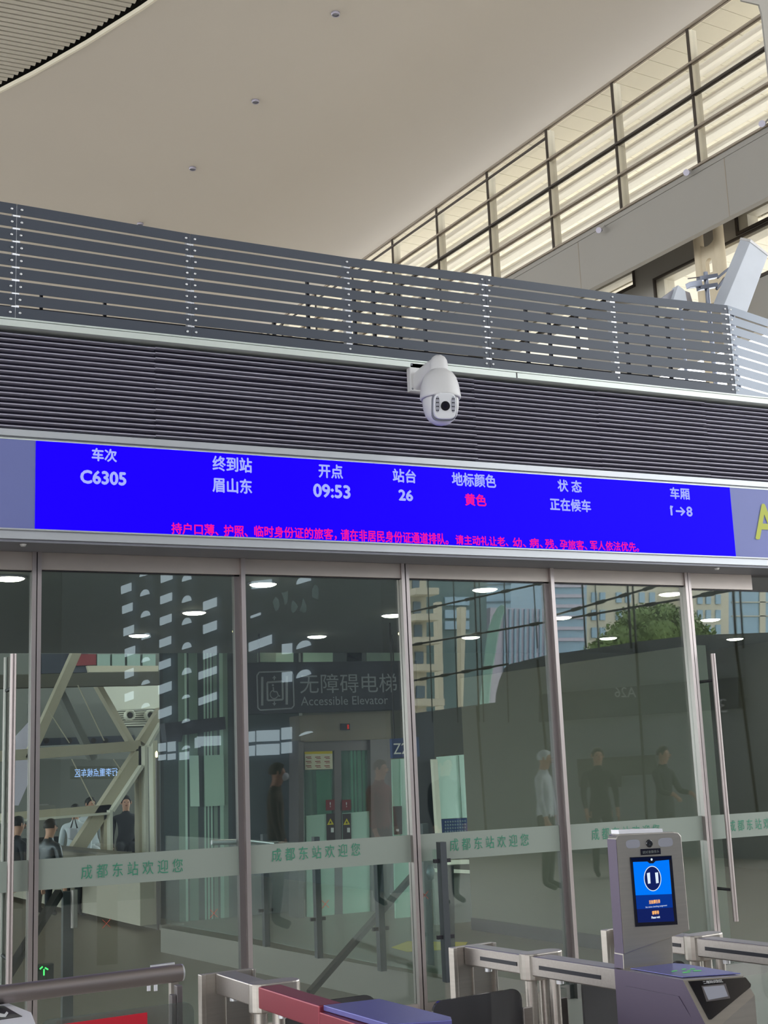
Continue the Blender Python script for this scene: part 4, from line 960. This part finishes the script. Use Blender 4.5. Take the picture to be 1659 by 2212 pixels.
# mirrored waiting-area LED sign
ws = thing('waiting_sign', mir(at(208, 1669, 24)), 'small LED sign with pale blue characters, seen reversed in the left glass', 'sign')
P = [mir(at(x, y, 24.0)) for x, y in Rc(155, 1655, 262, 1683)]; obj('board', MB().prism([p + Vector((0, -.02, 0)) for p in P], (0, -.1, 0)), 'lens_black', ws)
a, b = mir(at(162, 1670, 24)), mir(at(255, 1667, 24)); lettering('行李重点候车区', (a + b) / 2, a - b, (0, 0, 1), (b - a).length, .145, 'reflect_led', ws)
# curtain wall on the right with its cables, above a dull solid storey
Q0 = at(1200, 1418, 20.0); QA = -14.0
def rq(px, py, off=0.0):
    a_ = math.radians(QA); return mir(onp(px, py, Q0 + Vector((math.cos(a_), -math.sin(a_), 0)) * off, QA))
low = thing('solid_storey', mir(Vector((Q0.x, Q0.y, 0))), 'dull olive solid lower storey below the curtain wall, mirrored in the right doors', 'building')
P = [rq(x, y) for x, y in [(862, 1545), (1072, 1517), (1073, 1500), (1080, 1470), (1092, 1442), (1104, 1434), (1187, 1414), (1300, 1398), (1376, 1386), (1500, 1372), (1658, 1366), (1760, 1360), (1760, 2500), (862, 2500)]]
for p in P[-2:]: p.z = 0
obj('wall', MB().prism(P, (.3, 0, 0)), 'ref_mass', low)
obj('wall_panel', MB().prism([rq(x, y, -.1) for x, y in [(1168, 1500), (1420, 1478), (1600, 1462), (1600, 1530), (1168, 1560)]], (-.02, 0, 0)), 'ref_dark', low)
obj('wall_panel', MB().prism([rq(x, y, -.1) for x, y in [(1250, 1640), (1420, 1630), (1422, 1672), (1345, 1676), (1345, 1700), (1255, 1700)]], (-.02, 0, 0)), 'wall_grey', low)
def rtext(b_, xl, xr, yc, h, m, par, off=-.15):
    a, b = rq(xl, yc, off), rq(xr, yc, off); hh = abs(rq(xl, yc - h / 2, off).z - rq(xl, yc + h / 2, off).z); lettering(b_, (a + b) / 2, a - b, (0, 0, 1), (b - a).length, hh, m, par)
for p_, q_ in (((1376, 1390), (1400, 1780)), ((1590, 1372), (1640, 1760)), ((1163, 1424), (1196, 1770)), ((1032, 1525), (1052, 1800))): obj('panel_joint', MB().bar(rq(*p_, -.12), rq(*q_, -.12), .03, .03), 'dark_gap', low)
rtext('A26', 1330, 1376, 1495, 22, 'machine_white', low); rtext('3', 1555, 1573, 1524, 30, 'machine_white', low)
cw = thing('curtain_wall', rq(1200, 1300), 'glazed curtain wall carried by dark cable rods with clamps, mirrored in the right doors', 'facade')
for p, q in [((780, 1345), (1330, 1225)), ((780, 1412), (1660, 1262)), ((780, 1490), (1100, 1434)), ((1195, 1330), (1560, 1225)), ((1490, 1292), (1760, 1225))]:
    obj('cable_rod', MB().tube([rq(*p), rq(*q)], .019, 8), 'handrail_black', cw)
    n_ = 7
    for k in range(1, n_):
        u = k / n_; c = rq(p[0] + (q[0] - p[0]) * u, p[1] + (q[1] - p[1]) * u)
        obj('clamp', MB().tube([c - (rq(*q) - rq(*p)).normalized() * .10, c + (rq(*q) - rq(*p)).normalized() * .10], .034, 8), 'handrail_black', cw)
for x, w_ in ((930, .02), (985, .02), (1031, .03), (1041, .02), (1095, .02), (1157, .02), (1262, .03), (1290, .02), (1360, .035), (1371, .03), (1475, .02), (1588, .04), (1603, .03)):
    t, b = rq(x - 6, 1200), rq(x + 6, 1560 if x < 1150 else 1400); obj('vertical_cable', MB().tube([t, b], w_ * .6, 6), 'handrail_black', cw)
# big mint coloured curved fin beside it, translucency added to brighten its dull face
fm = MT['fin_mint'].node_tree; t_ = fm.nodes.new('ShaderNodeBsdfTranslucent'); t_.inputs[0].default_value = (.78, .96, .90, 1)
m_ = fm.nodes.new('ShaderNodeMixShader'); m_.inputs[0].default_value = .5
fm.links.new(fm.nodes['Principled BSDF'].outputs[0], m_.inputs[1]); fm.links.new(t_.outputs[0], m_.inputs[2]); fm.links.new(m_.outputs[0], fm.nodes['Material Output'].inputs[0])
P = [rq(x, y, 1.0) for x, y in [(1085, 1306), (1092, 1310), (1083, 1340), (1076, 1370), (1068, 1420), (1060, 1470), (1056, 1522), (1038, 1522), (1044, 1460), (1050, 1400), (1056, 1360), (1066, 1330), (1076, 1312)]]
fn = obj('curved_fin', MB().prism(P, (.03, 0, 0)), 'fin_mint', label='tall curved mint green fin mirrored between cable rods', cat='fin')
# distant buildings
def tower(name, label, outline_, Yv, body, wins=(), wm='pane_dark', dep=4, bands=()):
    t = thing(name, mir(at(outline_[0][0], 1650, Yv)), label, 'building')
    obj('wall', MB().prism([mir(at(x, y, Yv)) for x, y in outline_], (0, -dep, 0)), body, t)
    for w_ in wins: obj('window', MB().prism([mir(at(x, y, Yv)) + Vector((0, .12, 0)) for x, y in w_], (0, -.1, 0)), wm, t)
    for w_, m in bands: obj('balcony', MB().prism([mir(at(x, y, Yv)) + Vector((0, .8, 0)) for x, y in w_], (0, -.8, 0)), m, t)
    return t
ys = [1245, 1300, 1350, 1408, 1482]
tower('apartment_block', 'beige apartment block with dark windows and balconies, mirrored left of the green fin', Rc(872, 1200, 922, 1580), 48, 'tower_beige',
      [Rc(890 + i * 2, y, 904 + i * 3, y + 26) for i, y in enumerate(ys)], bands=[(Rc(880, y + 30, 930 + i * 3, y + 44), 'tower_beige') for i, y in enumerate(ys)])
tower('dark_tower', 'dark green glazed tower mirrored behind the cable rods', Rc(922, 1180, 1052, 1580), 54, 'tower_dark', [Rc(960, y, 1012, y + 18) for y in (1318, 1342, 1290)], 'tower_glass')
obj('edge_strip', MB().prism([mir(at(x, y, 52)) for x, y in [(945, 1300), (955, 1300), (960, 1560), (950, 1560)]], (0, -.4, 0)), 'tower_beige', bpy.data.objects['dark_tower'])
obj('edge_strip', MB().prism([mir(at(x, y, 52)) for x, y in [(996, 1310), (1008, 1312), (1001, 1530), (998, 1530)]], (0, -.4, 0)), 'tower_beige', bpy.data.objects['dark_tower'])
tower('striped_tower', 'pale building of narrow vertical stripes mirrored right of the green fin', [(1060, 1312), (1190, 1316), (1190, 1560), (1050, 1560)], 56, 'tower_stripe', [[(x, 1316), (x + 4, 1316), (x + 2, 1540), (x - 2, 1540)] for x in range(1088, 1186, 11)], 'tower_glass')
tower('pale_office', 'pale blue grey office block mirrored high above the green fin', Rc(1040, 1190, 1192, 1330), 72, 'tower_glass', [[(1045, y), (1192, y - 6), (1192, y - 3), (1045, y + 3)] for y in (1222, 1262, 1300)], 'pane_dark')
tower('glass_office', 'blue glass office tower mirrored at the left of the tree', Rc(1188, 1225, 1268, 1480), 58, 'tower_glass', [Rc(1196, y, 1262, y + 7) for y in (1262, 1284, 1306, 1330, 1354, 1378)], 'tower_stripe')
wn = []
for x in (1277, 1295, 1330, 1350, 1380, 1402): wn += [Rc(x, y, x + 11, y + 22) for y in (1240, 1280, 1318, 1356)]
tower('cream_tower', 'cream tower with blue windows mirrored behind the tree', Rc(1268, 1220, 1420, 1480), 60, 'tower_beige', wn, 'tower_glass')
tower('blue_tower', 'pale blue glazed tower with thin white mullions behind the tree top', Rc(1420, 1220, 1496, 1460), 67, 'tower_glass', [Rc(x, 1222, x + 3, 1450) for x in range(1428, 1496, 14)], 'tower_stripe')
wn = []
for x in (1506, 1524, 1545): wn += [Rc(x, y, x + 10, y + 20) for y in (1285, 1318, 1350)]
tower('right_tower', 'cream and blue tower mirrored at the right edge of the glass', Rc(1496, 1220, 1575, 1450), 60, 'tower_beige', wn, 'tower_glass')
tower('edge_tower', 'light glass tower with a cream edge, farthest right in the reflection', Rc(1575, 1220, 1700, 1450), 66, 'tower_glass', [Rc(1640, 1225, 1652, 1440)] + [Rc(1580, y, 1700, y + 2) for y in (1270, 1300, 1330)], 'tower_beige')
# tree: trunk plus thousands of small leaves
tc = mir(at(1405, 1385, 42)); tt = thing('tree', (tc.x, tc.y, 0), 'broad leafy green tree in front of the towers, mirrored in the fifth glass bay', 'tree')
obj('trunk', MB().tube([(tc.x, tc.y, 0), (tc.x + .1, tc.y, 2.5), (tc.x, tc.y, tc.z + .5)], [.3, .22, .12], 10), 'trunk', tt)
mb = MB(); blobs = [((1405, 1372), 1.5, .95), ((1350, 1385), 1.0, .8), ((1320, 1405), .8, .6), ((1460, 1365), 1.2, .9), ((1500, 1385), 1.0, .7), ((1385, 1345), 1.0, .7), ((1432, 1335), .9, .6), ((1530, 1400), .8, .5), ((1300, 1420), .8, .6)]
core = MB()
for (c_, rx, rz) in blobs:
    c = mir(at(*c_, 42)); core.ball(c, rx * .8, rx * .8, rz * .8, 12, 8)
    for k in range(int(650 * rx * rz) + 200):
        u, v = random.uniform(-1, 1), random.uniform(0, 2 * math.pi); q_ = math.sqrt(1 - u * u); rr = random.uniform(.78, 1.08)
        p = c + Vector((rx * q_ * math.cos(v) * rr, rx * q_ * math.sin(v) * rr, rz * u * rr)); s_ = random.uniform(.06, .12)
        a = Vector((random.uniform(-1, 1), random.uniform(-1, 1), random.uniform(-1, 1))).normalized(); b = a.cross(Vector((random.random(), .3, .5))).normalized()
        mb.add([p - a * s_, p + b * s_ * .6, p + a * s_, p - b * s_ * .6], [(0, 1, 2, 3)])
obj('foliage', core, 'leaf_green', tt); obj('leaves', mb, 'leaf_green', tt, kind='stuff')

# ================================================================ PEOPLE
def person(loc, face, h, label, top, legs='jacket_dark', pose='stand', hair='hair_black', mask=False, cap=None, arm=0.0):
    k = h / 1.72; f = Vector((math.sin(math.radians(face)), math.cos(math.radians(face)), 0)); r = Vector((f.y, -f.x, 0)); base = Vector(loc)
    def P(x, y, z): return base + r * x * k + f * y * k + Vector((0, 0, z * k))
    J = []; E = []; Rr = []
    def j(x, y, z, rad, par=None, rad2=None):
        J.append(P(x, y, z)); Rr.append((rad * k, (rad2 or rad) * k)); i = len(J) - 1
        if par is not None: E.append((par, i))
        return i
    dz = 0 if pose == 'stand' else -.42
    pel = j(0, 0, .95 + dz, .135, None, .105); wa = j(0, .01, 1.12 + dz, .125, pel, .10); chst = j(0, .02, 1.32 + dz, .15, wa, .11); nb = j(0, 0, 1.46 + dz, .07, chst)
    nk = j(0, .02, 1.52 + dz, .052, nb); hl_ = j(0, .045, 1.58 + dz, .068, nk, .075); hm = j(0, .05, 1.645 + dz, .078, hl_, .092); ht = j(0, .035, 1.71 + dz, .055, hm, .065)
    hands = []
    for s_ in (-1, 1):
        sh_ = j(s_ * .185, 0, 1.40 + dz, .062, chst); el = j(s_ * .23, .02 + arm * .1, 1.13 + dz, .045, sh_); wr = j(s_ * .22, .08 + arm * .25, .90 + dz + arm * .22, .030, el)
        pm = j(s_ * .22, .10 + arm * .28, .84 + dz + arm * .24, .030, wr, .018); hands.append(J[pm])
        for q in range(4): a_ = j(s_ * .22, .085 + arm * .3 + .018 * q, .79 + dz + arm * .25, .009, pm); j(s_ * .215, .09 + arm * .3 + .018 * q, .745 + dz + arm * .27 + .006 * abs(q - 1), .007, a_)
        j(s_ * .19, .15 + arm * .28, .81 + dz + arm * .24, .010, pm)
        if pose == 'stand': kn = j(s_ * .10, .02, .50, .062, j(s_ * .09, 0, .85, .088, pel)); an = j(s_ * .11, -.02, .10, .042, kn); j(s_ * .12, .14, .035, .032, an)
        else: kn = j(s_ * .12, .44, .52, .065, j(s_ * .10, .10, .52, .085, pel)); an = j(s_ * .12, .42, .10, .042, kn); j(s_ * .12, .56, .035, .032, an)
    me = bpy.data.meshes.new('b'); me.from_pydata([tuple(p - base) for p in J], E, [])
    o = bpy.data.objects.new('b', me); COL.objects.link(o); m = o.modifiers.new('s', 'SKIN'); m.use_smooth_shade = True
    for i, d in enumerate(me.skin_vertices[0].data): d.radius = Rr[i]; d.use_root = (i == 0)
    sb = o.modifiers.new('u', 'SUBSURF'); sb.levels = 2
    dg = bpy.context.evaluated_depsgraph_get(); dg.update(); body = bpy.data.meshes.new_from_object(o.evaluated_get(dg)); bpy.data.objects.remove(o)
    for n_ in ('skin', top, legs): body.materials.append(MT[n_])
    for pg in body.polygons:
        c = base + pg.center; z = pg.center.z / k - dz
        pg.use_smooth = True
        if z > 1.5 or min((c - h_).length for h_ in hands) < .095 * k: pg.material_index = 0
        elif z > .93 or (pose != 'stand' and z > .93): pg.material_index = 1
        else: pg.material_index = 2 if min((c - h_).length for h_ in hands) > .3 * k or abs((c - base).dot(r)) < .17 * k else 1
    T = thing('person', base, label, 'person'); b = bpy.data.objects.new('body', body); COL.objects.link(b); b.parent = T
    hc_ = P(0, .048, 1.645 + dz)
    M = Matrix((tuple(r), tuple(f), (0, 0, 1))).transposed()
    mb = MB(); n = 20; rows = 8; vs = []
    for i in range(rows + 1):
        th = math.pi * (.04 + .56 * i / rows)
        for q in range(n):
            a = 2 * math.pi * q / n; rr = 1.0 if math.sin(a) < .35 else max(.0, 1.0 - (math.sin(a) - .35) * (.9 if i > 3 else 0) * (i - 3) / 3)
            v = Vector((.086 * math.sin(th) * math.cos(a), .104 * math.sin(th) * math.sin(a) * rr - .008, .098 * math.cos(th) + .012)) * k
            vs.append(hc_ + M @ v)
    mb.add(vs, [(i * n + q, i * n + (q + 1) % n, (i + 1) * n + (q + 1) % n, (i + 1) * n + q) for i in range(rows) for q in range(n)] + [tuple(range(n))], True)
    obj('cap' if cap else 'hair', mb, cap or hair, T)
    def F3(x, y, z): return hc_ + M @ (Vector((x, y, z)) * k)
    mb = MB()
    for s_ in (-1, 1): mb.ball(F3(s_ * .03, .088, .0), .011 * k, .008 * k, .006 * k, 10, 6)
    obj('eyes', mb, 'eye_dark', T)
    if mask: obj('face_mask', MB().ball(F3(0, .062, -.045), .055 * k, .052 * k, .046 * k, 16, 10), 'mask_white', T)
    else:
        mb = MB().ball(F3(0, .1, -.022), .012 * k, .018 * k, .02 * k, 10, 6); obj('nose', mb, 'skin', T)
        obj('mouth', MB().ball(F3(0, .088, -.055), .022 * k, .008 * k, .005 * k, 10, 6), 'label_red', T)
    mb = MB()
    for s_ in (-1, 1): mb.ball(F3(s_ * .082, 0, -.01), .012 * k, .02 * k, .03 * k, 10, 6)
    obj('ears', mb, 'skin', T)
    return T
def fl(px, Y): p = at(px, 1800, Y); return Vector((p.x, p.y, 0))
person(fl(33, 16.4), 70, 1.55, 'person with short dark hair and a dark jacket, at the left edge behind the bench', 'jacket_dark', pose='sit')
person(fl(104, 16.0), 60, 1.5, 'person with grey top sitting low behind the bench back', 'post_grey', pose='sit')
person(fl(163, 20.5), 200, 1.6, 'person in a pale shirt beside a silvery bag, left of the truss joint', 'shirt_white', pose='sit')
person(fl(192, 21.5), 160, 1.7, 'person in a white shirt partly behind the diagonal truss beam', 'shirt_white', pose='sit')
b_ = fl(152, 20.0); bg_ = thing('shoulder_bag', b_ + Vector((0, 0, .9)), 'shiny grey bag hanging beside the person left of the truss joint', 'bag')
obj('bag_body', MB().prism([at(x, y, 20.0) for x, y in [(150, 1788), (170, 1790), (168, 1818), (149, 1812)]], (0, .15, 0)), 'antenna_grey', bg_, .02); obj('strap', MB().tube([at(153, 1789, 20.05), at(160, 1764, 20.05), at(167, 1789, 20.05)], .012, 8), 'handrail_black', bg_)
person(fl(272, 21.5), 190, 1.7, 'person in dark clothes seen between the two white truss posts', 'jacket_dark', pose='sit')
def mp(px, Yv): p = mir(at(px, 1750, Yv)); p.z = 0; return p
person(mp(596, 13.2), 65, 1.66, 'person in a brown coat and white face mask, mirrored in the third glass bay', 'coat_brown', mask=True, cap='coat_brown')
person(mp(1180, 14.5), 40, 1.7, 'person in pale clothes and cap mirrored near the fourth mullion', 'shirt_white', cap='shirt_white')
person(mp(822, 14.5), 30, 1.66, 'person with a red scarf mirrored at the right side of the lift portal', 'red_cloth')
person(mp(965, 14.0), 10, 1.68, 'person in a grey coat mirrored in front of the mint screen', 'jacket_dark')
person(mp(1300, 15.5), -20, 1.72, 'person in dark clothes mirrored left of the face reader', 'jacket_dark')
person(mp(1440, 15.0), 20, 1.7, 'person in dark clothes with raised arms mirrored above the face reader', 'jacket_dark', arm=.9)

# ================================================================ ANTENNAS ABOVE THE SCREEN
an = thing('panel_antenna', at(1590, 665, 8.45), 'big tilted light grey panel antenna rising above the screen corner', 'antenna')
sd_ = at(1599.4, 514.5, 8.62) - at(1621.3, 518.7, 8.4)
obj('housing', MB().prism([at(x, y, 8.4) for x, y in [(1622, 519), (1660, 549), (1612, 680), (1558, 673)]], sd_), 'antenna_grey', an, .004)
_p = at(1588, 670, 8.46); obj('foot_pipe', MB().tube([(_p.x, 8.5, 4.2), (_p.x, 8.5, _p.z + .02)], .02, 12), 'galv', an)
obj('end_lid', MB().prism([at(x, y, 8.395) for x, y in [(1622, 517), (1662, 549), (1660, 553), (1620, 522)]], sd_ * 1.02), 'cctv_white', an)
pm = thing('antenna_mast', at(1525, 665, 8.8), 'galvanised pipe mast with clamp brackets left of the tilted antenna', 'mast')
_a = at(1525, 600, 8.8); obj('pipe', MB().tube([(_a.x, 8.8, 4.2), (_a.x, 8.8, at(1523, 588, 8.8).z)], .02, 16), 'galv', pm)
for y in (596, 616):
    obj('clamp', MB().prism([at(x, yy, 8.77) for x, yy in [(1513, y), (1550, y - 6), (1553, y + 2), (1514, y + 9)]], (0, .06, 0)), 'galv', pm, .002)
    obj('bolt_bar', MB().tube([at(1486, y + 6, 8.8), at(1520, y + 1, 8.8)], .005, 8), 'portal_steel', pm)
obj('bracket_box', MB().prism([at(x, y, 8.74) for x, y in [(1489, 609), (1516, 603), (1518, 617), (1492, 620)]], (0, .06, 0)), 'galv', pm, .003)
obj('brace', MB().bar(at(1550, 600, 8.8), at(1574, 580, 8.8), .02, .02), 'galv', pm); obj('brace', MB().bar(at(1548, 625, 8.8), at(1566, 600, 8.8), .02, .02), 'galv', pm)
wd2 = thing('wedge_antenna', at(1470, 650, 8.6), 'small grey wedge shaped antenna peeping over the screen left of the mast', 'antenna')
obj('left_face', MB().prism([at(x, y, 8.7) for x, y in [(1428, 645), (1465, 618), (1456, 655), (1430, 655)]], (0, .05, 0)), 'antenna_shade', wd2)
obj('right_face', MB().prism([at(x, y, 8.65) for x, y in [(1465, 616), (1480, 628), (1486, 660), (1452, 655)]], (0, .08, 0)), 'antenna_grey', wd2)
_p = at(1472, 652, 8.7); obj('foot_pipe', MB().tube([(_p.x, 8.72, 4.2), (_p.x, 8.72, _p.z)], .015, 12), 'galv', wd2)
obj('mount', MB().prism([at(x, y, 8.75) for x, y in [(1480, 628), (1490, 632), (1497, 655), (1484, 655)]], (0, .05, 0)), 'portal_steel', wd2)
